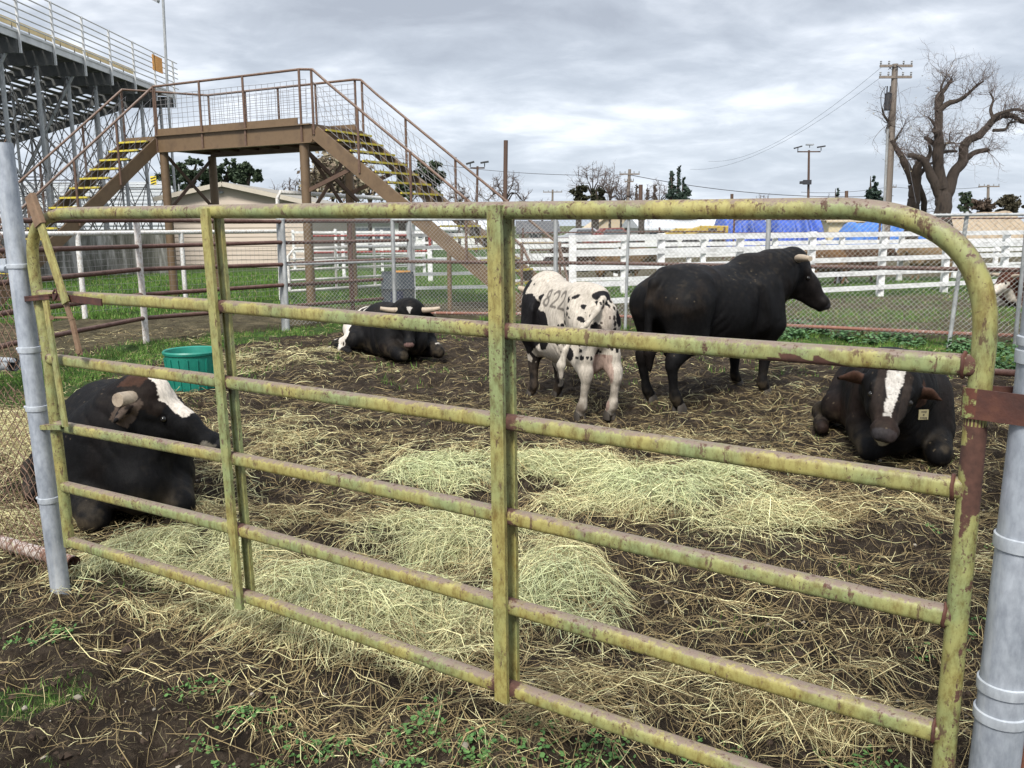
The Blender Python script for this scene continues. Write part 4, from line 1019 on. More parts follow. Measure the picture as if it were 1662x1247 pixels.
# ------------------------------------------------------------------ beige shed
sh = thing('shed', (*GY(360, 34)[:2], 0), 'beige lap sided shed with a low gable roof and red trim, behind the overpass', 'shed')
Ys = 34.0
def S(px, py, y=Ys): return D(px, py, y)
xl, xr = S(279, 400)[0], S(505, 400)[0]; ap = S(360, 300); zl = S(279, 322)[2]; zr = S(505, 328)[2]
m = MB(); V = [(xl, Ys, 0), (xr, Ys, 0), (xr, Ys, zr), (ap[0], Ys, ap[2]), (xl, Ys, zl)]; Vb = [(a_[0], Ys+9, a_[2]) for a_ in V]
m.add(V+Vb, [(0, 5, 9, 4), (1, 2, 7, 6), (0, 1, 6, 5)], [(0, 3, 1), (1, 3, 2), (0, 4, 3), (5, 6, 8), (6, 7, 8), (5, 8, 9)])
m.build('wall', SIDING, sh)
m = MB()
for k in range(15):
    z = .12+k*.175
    if z < min(zl, zr)-.03: m.add([(xl, Ys-.006, z), (xr, Ys-.006, z), (xr, Ys-.026, z+.012), (xl, Ys-.026, z+.012), (xl, Ys-.004, z+.17), (xr, Ys-.004, z+.17)], [(0, 1, 2, 3), (3, 2, 5, 4)])
m.build('lap_siding', SIDING, sh)
el = S(249, 320, Ys-.3); er = S(533, 333, Ys-.3); ap2 = S(360, 295, Ys-.3)
for a_, b_ in ((el, ap2), (ap2, er)):
    m = MB(); q0 = np.array(a_); q1 = np.array(b_); o_ = np.array([0, 9.6, 0])
    m.add([q0, q1, q1+o_, q0+o_, q0-ZU*.10, q1-ZU*.10, q1+o_-ZU*.1, q0+o_-ZU*.1], [(0, 1, 2, 3), (4, 7, 6, 5), (1, 5, 6, 2), (3, 7, 4, 0)]); m.build('roof', SHING, sh)
    m = MB(); m.beam(q0-np.array([0, .02, .09]), q1-np.array([0, .02, .09]), .04, .17, ZU); m.build('fascia', TRIM, sh)
m = MB(); m.beam((xl-.05, Ys-.05, 0), (xl-.05, Ys-.05, zl), .12, .14, (0, 1, 0)); m.build('corner_trim', REDM, sh)
m = MB(); c = S(360, 312); m.lathe((c[0], Ys-.06, c[2]), [(0, -.06), (.08, -.05), (.09, .03), (0, .05)], 10); m.build('wall_light', PORC, sh)
# ------------------------------------------------------------------ far buildings
def house(name, px0, px1, Y, ztop, zeave, label, wall, roofm, windows=(), cat='house', depth=8, gable=False, door=None):
    x0 = GY(px0, Y)[0]; x1 = GY(px1, Y)[0]; t = thing(name, ((x0+x1)/2, Y, 0), label, cat)
    m = MB(); m.box(((x0+x1)/2, Y+depth/2, zeave/2), (x1-x0, depth, zeave)); m.build('wall', wall, t)
    m = MB(); e = .35
    if gable:      # gable faces the camera
        xm = (x0+x1)/2; 
        m.add([(x0-e, Y-e, zeave-.1), (xm, Y-e, ztop), (xm, Y+depth+e, ztop), (x0-e, Y+depth+e, zeave-.1), (x1+e, Y-e, zeave-.1), (x1+e, Y+depth+e, zeave-.1), (x0-e, Y-e, zeave-.25), (xm, Y-e, ztop-.15), (x1+e, Y-e, zeave-.25)], [(0, 1, 2, 3), (1, 4, 5, 2), (0, 6, 7, 1), (1, 7, 8, 4)]); m.build('roof', roofm, t)
        m = MB(); m.add([(x0, Y, zeave), (x1, Y, zeave), (xm, Y, ztop-.15)], (), [(0, 1, 2)]); m.build('gable', wall, t)
    else:
        ym = Y+depth/2
        m.add([(x0-e, Y-e, zeave-.05), (x1+e, Y-e, zeave-.05), (x1+e, ym, ztop), (x0-e, ym, ztop), (x0-e, Y+depth+e, zeave), (x1+e, Y+depth+e, zeave), (x0-e, Y-e, zeave-.2), (x1+e, Y-e, zeave-.2)], [(0, 1, 2, 3), (3, 2, 5, 4), (6, 7, 1, 0)], [(0, 3, 4), (1, 5, 2)]); m.build('roof', roofm, t)
    for (wp, w, zc, h) in windows:
        xc = GY(wp, Y)[0]; m = MB(); m.box((xc, Y-.03, zc), (w+.16, .07, h+.16)); f = m.build('window_frame', WHITEB, t)
        m = MB(); m.box((xc, Y-.07, zc), (w, .03, h)); m.build('pane', GLASS, f)
    return t
house('house', 500, 655, 58, 2.75, 1.95, 'long white house with a dark shingle roof far behind the legs of the overpass', WWALL, DROOF, ((556, 1.4, 1.1, .7), (592, 1.2, 1.1, .7), (625, 1.2, 1.1, .7)))
house('house', 955, 1045, 90, 3.1, 1.1, 'tan gabled house in the distance left of the white metal roofed barn', TANW, TANW, ((1000, 2.0, .7, .5), (975, 1.2, .7, .4)), gable=True)
house('barn', 1045, 1178, 70, 2.35, 1.35, 'long low barn with a pale ribbed metal roof left of the blue tarps', WWALL, WROOF, ((1062, .7, .8, .5), (1078, .7, .8, .5)), 'barn', 12)
house('barn', 660, 800, 75, 2.5, 1.4, 'pale low barn in the distance seen through the stairs', WWALL, WROOF, ((690, 1, .8, .5), (740, 1, .8, .5)), 'barn', 10)
house('barn', 845, 905, 80, 2.0, 1.0, 'grey roofed shed far left of the bare tree, beyond the white fences', TANW, DROOF, ((870, 1, .6, .4),), 'shed', 8)
house('house', 1345, 1415, 75, 2.9, 1.9, 'cream building between the two piles of blue tarp in the distance', simple('cream', (.55, .46, .30), (.62, .53, .36)), TANW, ((1380, 1.2, 1.2, .6),), 'building', 8)
def mound(name, px0, px1, Y, h, mat, label, cat, depth=4, rows=None):
    x0 = GY(px0, Y)[0]; x1 = GY(px1, Y)[0]; nx_, ny_ = 40, 14; V = []; 
    seed = random.randint(0, 99)
    for j in range(ny_+1):
        for i in range(nx_+1):
            u = i/nx_; v = j/ny_; e = max(0, min(1, min(u, 1-u)*7))**.5*(max(0, math.sin(PI*v))**.45)
            z = h*e*(.72+.45*float(vn(np.array([u*4.0]), np.array([v*2.0]), None, seed)[0])+.05*math.sin(u*60))
            V.append((x0+(x1-x0)*u, Y+depth*v-.3*math.sin(u*25), z-.02))
    Q = [(j*(nx_+1)+i, j*(nx_+1)+i+1, (j+1)*(nx_+1)+i+1, (j+1)*(nx_+1)+i) for j in range(ny_) for i in range(nx_)]
    o = mkmesh(name, V, Q, None, mat, None, True); tag(o, label, cat); return o
mound('tarp_stack', 1176, 1262, 50, 2.25, TARP, 'long stack wrapped in deep blue tarp, left of the upright pipe', 'tarp', 5)
mound('tarp_stack', 1262, 1352, 49, 2.35, TARP, 'deep blue tarp covered stack right of the upright pipe', 'tarp', 5)
mound('tarp_pile', 1385, 1530, 52, 1.95, TARP2, 'brighter blue tarp pile spreading behind the gate corner', 'tarp', 5)
HAYP = simple('tan_pile', (.22, .165, .11), (.38, .30, .21), 2.5, .95, 0, None, (.30, .23, .16), .8, .1)
mound('earth_pile', 1545, 1700, 62, 2.3, HAYP, 'tan pile of bedding heaped up at the far right', 'pile', 8)
# yellow machinery
for (a_, b_, Yq, lab) in ((1080, 1128, 52, 'low yellow attachment lying beyond the white fences, left of the yellow loader'), (1112, 1180, 50, 'yellow loader arm with black markings beside the blue tarps')):
    x0 = GY(a_, Yq)[0]; x1 = GY(b_, Yq)[0]; t = thing('loader', ((x0+x1)/2, Yq, 0), lab, 'machine'); z0 = 1.30 if b_ > 1150 else 1.15
    m = MB(); m.beam((x0, Yq, z0-.25), (x0+(x1-x0)*.35, Yq, z0), .5, .35, ZU, .05); m.beam((x0+(x1-x0)*.35, Yq, z0), (x1, Yq, z0-.02), .5, .42, ZU, .05); m.build('arm', YEQ, t)
    m = MB(); m.box(((x0+x1)/2+.3, Yq-.27, z0-.02), ((x1-x0)*.2, .03, .14)); m.build('marking', BLACKM, t)
    m = MB()
    for q in (.2, .8): m.tube([(x0+(x1-x0)*q, Yq-.3, .4), (x0+(x1-x0)*q, Yq+.3, .4)], .4, 14)
    m.build('wheel', BLACKM, t)
# parked cars far off
for (pxc, Yc, mt_, lab) in ((995, 62, CARR, 'small red car parked far beyond the white fences'), (950, 64, CARW, 'pale grey car parked left of the red car in the distance')):
    x = GY(pxc, Yc)[0]; t = thing('parked_car', (x, Yc, 0), lab, 'car')
    prof = [(-2.1, .35), (-2.1, .75), (-1.4, .88), (-.8, 1.35), (.6, 1.38), (1.2, .92), (2.0, .82), (2.1, .4)]
    m = MB(); n = len(prof); V = [(x+u, Yc-.8+s*1.6, v) for s in (0, 1) for u, v in prof]
    m.add(V, [(i, (i+1) % n, n+(i+1) % n, n+i) for i in range(n)], [(0, i+1, i) for i in range(1, n-1)]+[(n, n+i, n+i+1) for i in range(1, n-1)]); m.build('body', mt_, t)
    m = MB(); m.add([(x-.75, Yc-.82, .9), (x+1.0, Yc-.82, .95), (x+.55, Yc-.82, 1.28), (x-.6, Yc-.82, 1.26)], [(0, 1, 2, 3)]); m.build('window', GLASS, t)
    for s in (-1.3, 1.3): m = MB(); m.tube([(x+s, Yc-.85, .32), (x+s, Yc+.85, .32)], .32, 14); m.build('wheel', BLACKM, t)
# ------------------------------------------------------------------ poles
def upole(px_b, px_t, py_t, Y, r, label, arms, name='utility_pole', trans=False, mat=POLEW, cat='utility pole'):
    b = GY(px_b, Y); tp = D(px_t, py_t, Y); t = thing(name, (b[0], Y, 0), label, cat)
    m = MB(); m.tube([(b[0], Y, 0), tuple(b*.5+tp*.5), tuple(tp)], [r*1.15, r, r*.75], 12); m.build('pole', mat, t, True)
    for (pya, hl, dz) in arms:
        f = (pya-0); c = D(px_t, pya, Y); s = (c[2])/(tp[2]); xx = b[0]+(tp[0]-b[0])*s
        m = MB(); m.beam((xx-hl, Y-.12, c[2]), (xx+hl, Y-.12, c[2]+dz), .10, .12, ZU); m.build('crossarm', mat, t)
        for k in (-.95, -.45, .45, .95): 
            m = MB(); m.lathe((xx+hl*k, Y-.12, c[2]+.06), [(0, 0), (.03, .02), (.06, .08), (.035, .12), (.06, .17), (.0, .22)], 8); m.build('insulator', PORC, t, True)
    return t, b, tp
up, ub, ut = upole(1437, 1453, 104, 46, .19, 'tall leaning wooden utility pole with two crossarms and a transformer', ((108, 1.3 if False else .82, 0), (126, .82, 0)))
cond0 = D(1432, 345, 46); c2 = D(1442, 210, 46)
m = MB(); m.tube([(ub[0]-.20, 45.85, 0), (c2[0]-.1, 45.85, c2[2])], .07, 8); m.build('conduit', GALV2, up, True)
c = D(1441, 165, 45.8); m = MB(); m.lathe((c[0], c[1], c[2]-.45), [(0, 0), (.17, .02), (.17, .8), (.19, .82), (.1, .9), (0, .92)], 14); m.tube([c+np.array([-.08, 0, .4]), c+np.array([-.08, 0, .75])], .035, 6); m.tube([c+np.array([.08, 0, .4]), c+np.array([.08, 0, .75])], .035, 6); m.build('transformer', BLACKM, up, True)
m = MB(); w0 = D(1434, 170, 45.8); m.tube(smooth_path([D(1438, 140, 45.8), D(1430, 155, 45.8), D(1432, 180, 45.8), D(1440, 195, 45.8), D(1441, 212, 45.8)], 4), .02, 5)
for s in (-1, 1): m.tube([D(1453+s*2, 106, 45.8), D(1453+s*11, 113, 45.8)], .02, 5); m.tube([D(1450+s*3, 113, 45.8), D(1451+s*9, 108, 45.8)], .02, 5)
m.build('wiring', CABLE, up)
upole(1016, 1022, 275, 80, .17, 'distant utility pole with one crossarm between the bare trees', ((283, .9, 0), (295, .4, 0)))
upole(1604, 1604, 300, 85, .15, 'small distant utility pole above the hedge at the far right', ((303, 1.0, 0),))
upole(897, 897, 308, 120, .16, 'tiny far utility pole right of the middle of the skyline', ((312, 1.3, 0),))
upole(1445, 1446, 302, 90, .12, 'short far pole just right of the tall utility pole', ((304, .5, 0),))
def flood(px, py, Y, r, label, hl):
    b = GY(px-1, Y); tp = D(px, py, Y); t = thing('floodlight_pole', (b[0], Y, 0), label, 'floodlight pole')
    m = MB(); m.tube([(b[0], Y, 0), tuple(tp)], [r*1.2, r*.8], 8); m.build('pole', POLEB, t, True)
    m = MB(); m.beam(tp-np.array([hl, 0, .1]), tp+np.array([hl, 0, -.1]), .06, .08, ZU); m.build('bracket', POLEB, t)
    for k in (-1, 0, 1) if hl > .5 else (-1, 1):
        c = tp+np.array([hl*k, -.1, .15+(.2 if k == 0 else 0)]); m = MB(); m.beam(c-np.array([.24, 0, -.03*k]), c+np.array([.24, 0, .1*abs(k)]), .3, .09, ZU, .01); m.tube([c-ZU*.2, c], .03, 5); m.build('lamp', PORC if k == 0 else BLACKM, t)
    return t, b, tp
ft, fb, ftp = flood(1313, 244, 60, .09, 'slim floodlight pole with three lamps left of the tall utility pole', .78)
m = MB(); c = D(1310, 296, 59.8); m.box(c, (.5, .3, .3)); m.box(c+np.array([-.3, 0, -.02]), (.3, .4, .18)); m.build('speaker', BLACKM, ft)
flood(775, 270, 52, .08, 'brown floodlight pole with two small lamps behind the right stairs', .42)
p = GY(821, 22); tp = D(821, 228, 22); m = MB(); m.tube([(p[0], 22, 0), (p[0], 22, 1.8), tuple(tp)], .055, 10); tag(m.build('steel_post', POLEB, None, True), 'bare dark brown post sticking up above the middle of the gate', 'post')
for px, y_, top, lab in ((1040, 70, 300, 'stubby dark pole between the distant evergreens and the crossarm pole'), (1374, 80, 310, 'short dark pole left of the dark conifer on the skyline'), (1188, 90, 315, 'tiny post on the skyline near the middle right')):
    q = GY(px, y_); tq = D(px, top, y_); m = MB(); m.tube([(q[0], y_, 0), tuple(tq)], .16, 8); tag(m.build('pole', POLEB, None, True), lab, 'pole')
def wire(pts, r, name='power_line', label=None):
    m = MB(); P = []
    for i in range(len(pts)-1):
        a, b = np.array(pts[i]), np.array(pts[i+1]); L = np.linalg.norm(b-a)
        for k in range(13): t = k/12; P.append(a+(b-a)*t-ZU*L*.03*4*t*(1-t))
    m.tube(np.array(P), r, 4); tag(m.build(name, CABLE), label, 'wire')
wire([D(1430, 110, 46), D(1150, 262, 90)], .009, 'power_line', 'uppermost power line running left from the tall utility pole')
wire([D(1432, 124, 46), D(1120, 275, 90)], .009, 'power_line', 'power line from the lower crossarm of the tall pole, slightly steeper')
wire([D(1022, 284, 80), D(1450, 318, 80)], .03, 'power_line', 'power line from the distant crossarm pole to the right')
wire([D(1012, 284, 80), D(560, 240, 80)], .022, 'power_line', 'power line from the distant crossarm pole to the left, behind the stairs')
wire([D(1604, 303, 85), D(1446, 303, 90), D(1300, 312, 90)], .02, 'power_line', 'low power line along the skyline at the right')
wire([D(1454, 112, 46), D(1487, 330, 38)], .010, 'guy_wire', 'thin guy wire slanting down right from the tall utility pole')
def leafcloud(name, blobs, n, size, cA, cB, par, mat=LEAF, thin=1.0, drop=0.25):
    """many small leaf faces gathered in clumps inside a set of ellipsoids; blobs: (c, (rx,ry,rz))"""
    V = []; C = []
    vol = np.array([b[1][0]*b[1][1]*b[1][2] for b in blobs])**.75; cnt = np.maximum(20, (n*vol/vol.sum())).astype(int)
    for (c, r), m in zip(blobs, cnt):
        k = max(6, m//45); d = rng.normal(0, 1, (k, 3)); d /= np.linalg.norm(d, axis=1)[:, None]; rad = rng.random(k)**.38
        cc = np.array(c)+d*rad[:, None]*np.array(r)*rng.uniform(.75, 1.12, (k, 1)); tone = rng.random(k)
        idx = rng.integers(0, k, m); cs = max(r)*.25
        p = cc[idx]+rng.normal(0, cs, (m, 3))*np.array([1, 1, .7])
        a = rng.normal(0, 1, (m, 3)); a /= np.linalg.norm(a, axis=1)[:, None]; b = np.cross(a, rng.normal(0, 1, (m, 3))); b /= np.linalg.norm(b, axis=1)[:, None]
        s = size*rng.uniform(.5, 1.4, (m, 1))
        V.append(np.stack([p-a*s*.5-b*s*.28, p+a*s*.1-b*s*.42, p+a*s*.75, p+a*s*.05+b*s*.42], 1).reshape(-1, 3))
        t = np.clip(tone[idx]*.7+rng.random(m)*.3, 0, 1)[:, None]; C.append(np.repeat(np.array(cA)*(1-t)+np.array(cB)*t, 4, 0))
    V = np.concatenate(V); C = np.concatenate(C)
    return mkmesh(name, V, np.arange(len(V)).reshape(-1, 4), None, mat, par, False, C)
def grow(mb, p, d, L, r, depth, nchild=3, up=.0, wander=.35, tips=None, sides=4):
    n = 5; P = [np.array(p, float)]; dd = norm(d)
    for k in range(n):
        dd = norm(dd+rng.normal(0, wander, 3)*.6+np.array([0, 0, up])); P.append(P[-1]+dd*L/n)
    mb.tube(np.array(P), np.linspace(r, r*.45, n+1), sides, False)
    if tips is not None: tips.append(P[-1])
    if depth > 0:
        for c in range(nchild):
            k = random.randint(1, n); ax = norm(dd+rng.normal(0, .75, 3)); grow(mb, P[k], ax, L*random.uniform(.45, .75), r*.5, depth-1, nchild, up, wander, tips, 3)
def bare(name, base, limbs, Y, label, twigs, tl, tr, tdepth=2, nch=3, dead=0, dsize=.1, spread=1.6, mat=BARK, twmat=TWIG, dj=.5, cat='tree', only=None):
    t = thing(name, (base[0], Y, 0), label, cat); tips = []
    paths = []
    for li, (pts, r0, r1) in enumerate(limbs):
        dep = 0 if li == 0 else random.uniform(-1, 1)*dj
        P = []
        for k, (px, py) in enumerate(pts): P.append(D(px, py, Y+dep*k/max(1, len(pts)-1)))
        if li == 0: P[0] = np.array([P[0][0], P[0][1], -.1])
        P = smooth_path(P, 5); n = len(P); rr = np.linspace(r0, r1*.8, n)*(1+.05*np.sin(np.arange(n)*.9+li))*(1+rng.normal(0, .025, n))
        P = P+rng.normal(0, 1, P.shape)*rr[:, None]*.05; rr = rr*.76
        m = MB(); m.tube(P, rr, 12); m.build('trunk' if li == 0 else 'limb', mat, t, True); paths.append((P, rr))
    m = MB(); 
    for li, (P, rr) in enumerate(paths):
        if li == 0 and len(paths) > 1: continue
        L = len(P)
        for k in range(int(twigs*L/6)):
            i = random.randint(int(L*.45), L-1); d = norm(P[min(i+1, L-1)]-P[max(i-1, 0)]); q = norm(d*.5+rng.normal(0, .9, 3)+np.array([0, 0, .35]))
            grow(m, P[i], q, tl*random.uniform(.5, 1.2), tr, tdepth, nch, .03, .4, tips)
    cr = m.build('crown', twmat, t)
    if dead and tips:
        T = np.array(tips); idx = rng.integers(0, len(T), dead); p = T[idx]+rng.normal(0, .22, (dead, 3))
        a = rng.normal(0, 1, (dead, 3)); a /= np.linalg.norm(a, axis=1)[:, None]; b = np.cross(a, rng.normal(0, 1, (dead, 3))); b /= np.linalg.norm(b, axis=1)[:, None]; s = dsize*rng.uniform(.5, 1.3, (dead, 1))
        V = np.stack([p-a*s, p-b*s*.6, p+a*s, p+b*s*.6], 1).reshape(-1, 3); tt = rng.random((dead, 1))
        C = np.repeat(np.array([.15, .11, .085])*(1-tt)+np.array([.40, .35, .24])*tt, 4, 0)
        mkmesh('leaves', V, np.arange(len(V)).reshape(-1, 4), None, DEADL, t, False, C)
    return t
# the two big pollarded trees at the right
Yb = 44
bare('pollard_tree', GY(1531, Yb), [
    ([(1531, 372), (1530, 345), (1532, 318), (1528, 300)], .62, .48),
    ([(1528, 305), (1522, 262), (1524, 228), (1520, 210)], .40, .30),
    ([(1521, 214), (1524, 192), (1522, 160), (1534, 145), (1545, 128)], .30, .10),
    ([(1522, 182), (1540, 168), (1556, 163), (1572, 152), (1584, 140), (1597, 132)], .20, .05),
    ([(1522, 176), (1530, 160), (1528, 142), (1536, 122)], .14, .04),
    ([(1521, 208), (1512, 196), (1506, 190)], .12, .05),
    ([(1518, 235), (1506, 226), (1500, 224)], .17, .13),
    ([(1526, 248), (1540, 246), (1553, 246)], .13, .09),
    ([(1531, 243), (1535, 234), (1545, 232), (1550, 233)], .09, .05),
    ([(1541, 233), (1541, 218)], .05, .04),
    ([(1526, 318), (1514, 290), (1500, 262), (1488, 255), (1473, 252)], .34, .17),
    ([(1502, 266), (1510, 248), (1508, 236)], .16, .10),
    ([(1538, 318), (1548, 282), (1563, 262), (1564, 240), (1572, 228), (1590, 220)], .38, .28),
    ([(1563, 262), (1582, 248), (1600, 244), (1605, 245)], .20, .14),
    ([(1588, 222), (1604, 204), (1618, 192), (1640, 187), (1662, 198), (1690, 190)], .26, .12),
    ([(1606, 205), (1614, 190), (1628, 183), (1650, 178), (1672, 184)], .18, .08),
    ([(1612, 194), (1608, 178), (1612, 162), (1606, 150)], .12, .05),
    ([(1612, 212), (1632, 210), (1638, 200), (1650, 198)], .12, .06),
], Yb, 'big gnarled pollarded tree, right one of the pair, few dead leaves', 5.0, 1.1, .015, 2, 4, 420, .035)
bare('pollard_tree', GY(1484, 46), [
    ([(1480, 372), (1481, 340), (1484, 322), (1482, 300)], .50, .40),
    ([(1484, 318), (1487, 290), (1490, 268), (1500, 258)], .38, .26),
    ([(1482, 296), (1472, 272), (1462, 252), (1452, 238), (1447, 228)], .30, .14),
    ([(1448, 232), (1440, 214), (1442, 200), (1434, 186), (1432, 176)], .13, .06),
    ([(1450, 236), (1456, 222), (1466, 206)], .08, .03),
    ([(1492, 285), (1504, 270), (1518, 262)], .16, .08),
    ([(1488, 300), (1498, 320), (1500, 345)], .26, .22),
], 46, 'smaller cut back tree partly behind the tall utility pole, left one of the pair', 4.0, 1.1, .015, 2, 4, 200, .035)
# pale leafy mass in the crown of the big tree
# far bare trees
def fartree(px, pyb, pyt, wpx, Y, label, name='bare_tree', dead=0, tw=5, r=.16, mat=TWIG, tr=.022):
    b = GY(px, Y); limbs = [([(px, pyb+20), (px, pyb), (px+random.uniform(-2, 2), pyb*.7+pyt*.3)], r, r*.7)]
    n = 7
    for k in range(n):
        a = (k/(n-1)-.5)*2; x1 = px+a*wpx*.5*random.uniform(.7, 1.1); y1 = pyt+(abs(a)**1.6)*(pyb-pyt)*.5+random.uniform(0, 5)
        limbs.append(([(px, pyb*.75+pyt*.25+random.uniform(-3, 6)), (px+a*wpx*.18, pyb*.5+pyt*.5), (px+a*wpx*.36, y1*.7+pyb*.3), (x1, y1)], r*.5, r*.12))
    H = (D(px, pyt, Y)-D(px, pyb, Y))[2]
    return bare(name, b, limbs, Y, label, tw, H*.20, tr, 2, 3, dead, .14, dj=H*.35, twmat=mat)
fartree(962, 340, 264, 66, 70, 'wispy bare tree with a round crown left of the distant crossarm pole', tw=4.5)
fartree(990, 340, 268, 46, 74, 'thin bare tree leaning right beside the distant crossarm pole', tw=3)
fartree(1008, 345, 292, 60, 78, 'low tangled bare tree in front of the distant crossarm pole', tw=5)
fartree(1070, 345, 296, 70, 80, 'low greyish bare tree between the crossarm pole and the dark evergreens', tw=5)
fartree(820, 345, 282, 80, 62, 'broad bare tree behind the dark steel post', tw=6)
fartree(745, 345, 296, 60, 66, 'small bare tree between the floodlight pole and the stairs', tw=4)
fartree(540, 345, 250, 80, 48, 'budding pale tree seen between the legs of the overpass', dead=2600, tw=6)
fartree(600, 345, 276, 60, 52, 'sparse bare tree behind the right stair stringer', dead=500, tw=5)
fartree(470, 345, 292, 70, 56, 'low bare tree above the shed roof', tw=5)
fartree(690, 345, 290, 60, 60, 'bare tree just left of the dark round tree behind the stairs', tw=5)
fartree(1240, 345, 316, 34, 100, 'tiny bare tree on the skyline right of the middle', tw=3)
fartree(1345, 345, 318, 34, 95, 'tiny bare tree left of the dark conifer on the skyline', tw=3)
fartree(880, 350, 322, 60, 95, 'low bare thicket tree on the skyline left of the crossarm poles', tw=4)
# broadleaf evergreens
DG1, DG2 = (.016, .028, .016), (.075, .105, .055)
def evergreen(px, pyb, pyt, wpx, Y, label, n=8000, cA=DG1, cB=DG2, name='evergreen_tree', size=.17, nb=30):
    b = GY(px, Y); t = thing(name, (b[0], Y, 0), label, 'tree'); base = D(px, pyb, Y); top = D(px, pyt, Y); H = top[2]-base[2]; W = (D(px+wpx/2, pyb, Y)-D(px-wpx/2, pyb, Y))[0]/2
    m = MB(); m.tube([(b[0], Y, -.1), (b[0], Y, base[2]+H*.4), (top[0], Y, top[2]-H*.15)], [.25, .2, .06], 8); m.build('trunk', BARK, t, True)
    bl = []
    for k in range(nb):
        f = (k+.5)/nb; w = W*math.sin(PI*min(.96, .18+.75*(1-f)**.8))*random.uniform(.6, 1)
        q_ = random.uniform(.5, 1.2); bl.append(((base[0]+random.uniform(-1, 1)*w*.75, Y+random.uniform(-.5, .5)*W, base[2]+H*(.06+.88*f)+random.gauss(0, .04)*H), (w*.34*q_, w*.34*q_, H*.085*q_)))
    leafcloud('crown', bl, n, size, cA, cB, t); return t
evergreen(318, 330, 255, 70, 60, 'dark shaggy evergreen, leftmost above the shed', 5500)
evergreen(372, 330, 256, 60, 62, 'dark evergreen in the middle above the shed ridge', 5000)
evergreen(408, 330, 258, 44, 60, 'dark evergreen right of the others above the shed', 6000)
evergreen(285, 330, 262, 60, 64, 'dark tree behind the far bleachers and overpass leg', 4200)
evergreen(697, 345, 262, 72, 50, 'dense dark tree seen through the right stairs', 6500)
evergreen(655, 345, 268, 44, 54, 'dark tree half hidden by the stair treads', 3500)
evergreen(940, 345, 300, 44, 66, 'low dark round bush at the foot of the wispy bare tree', 2600, (.018, .020, .010), (.06, .06, .03))
evergreen(968, 345, 304, 34, 68, 'small dark olive bush right of the round bush', 1800, (.018, .020, .010), (.06, .06, .03))
evergreen(1590, 352, 322, 70, 75, 'brownish hedge tree behind the big pollarded tree', 3200, (.05, .035, .025), (.12, .085, .06))
evergreen(1640, 352, 316, 60, 75, 'brownish green hedge tree at the right edge of the skyline', 3200, (.04, .035, .02), (.10, .085, .05))
evergreen(1565, 350, 310, 30, 72, 'dark blue green tree between the pollarded tree and the hedge', 1800)
def conifer(px, pyb, pyt, wpx, Y, label, tiers=11, cA=(.014, .026, .020), cB=(.055, .085, .060), n=5500, name='conifer', sz=.2):
    b = GY(px, Y); t = thing(name, (b[0], Y, 0), label, 'tree'); base = D(px, pyb, Y); top = D(px, pyt, Y); H = top[2]-base[2]; W = (D(px+wpx/2, pyb, Y)-D(px-wpx/2, pyb, Y))[0]/2
    m = MB(); m.tube([(b[0], Y, -.1), tuple(base), tuple(top)], [.2, .17, .02], 8); m.build('trunk', BARK, t, True)
    bl = []
    for k in range(tiers):
        f = k/(tiers-1); w = W*(1-f)**.9*random.uniform(.8, 1.15)+.04*W; nbr = max(1, int(7*(1-f)))
        for j in range(nbr):
            a = random.random()*2*PI; bl.append(((b[0]+math.cos(a)*w*.55, Y+math.sin(a)*w*.55, base[2]+H*f*.97), (max(.08, w*.5), max(.08, w*.5), H/tiers*.6)))
    leafcloud('crown', bl, n, sz, cA, cB, t); return t
conifer(1090, 345, 282, 34, 76, 'dark conifer, left of the pair of tall evergreens near the skyline centre', 10)
conifer(1108, 345, 288, 46, 74, 'wide dark conifer right of the thin spire tree', 11)
conifer(1100, 345, 273, 9, 78, 'thin pointed cypress rising between the two dark conifers', 9, n=1500, name='cypress')
conifer(1088, 320, 279, 6, 82, 'slimmer cypress tip behind the left dark conifer', 8, n=900, name='cypress')
conifer(1413, 345, 286, 42, 62, 'full dark conifer left of the tall utility pole', 12)
conifer(1356, 345, 306, 16, 90, 'small dark conifer far left of the utility pole', 8, n=1200)
for i, px in enumerate((1033, 1050, 1062)):
    conifer(px, 350, 302+(i % 2)*6, 6, 84, ('narrow brown spire tree just right of the crossarm pole', 'narrow brown spire tree in the middle of three', 'narrow brown spire tree nearest the dark conifers')[i], 8, (.05, .035, .025), (.09, .07, .05), 700, 'cypress')
bare('bare_tree', GY(1040, 40), [([(1041, 400), (1041, 372), (1042, 355)], .30, .22), ([(1042, 360), (1030, 346), (1018, 334)], .15, .07), ([(1042, 358), (1054, 345), (1062, 332)], .15, .07)], 48, 'short forked bare trunk beyond the white fences behind the gate top rail', 3, .8, .02, 2, 3)
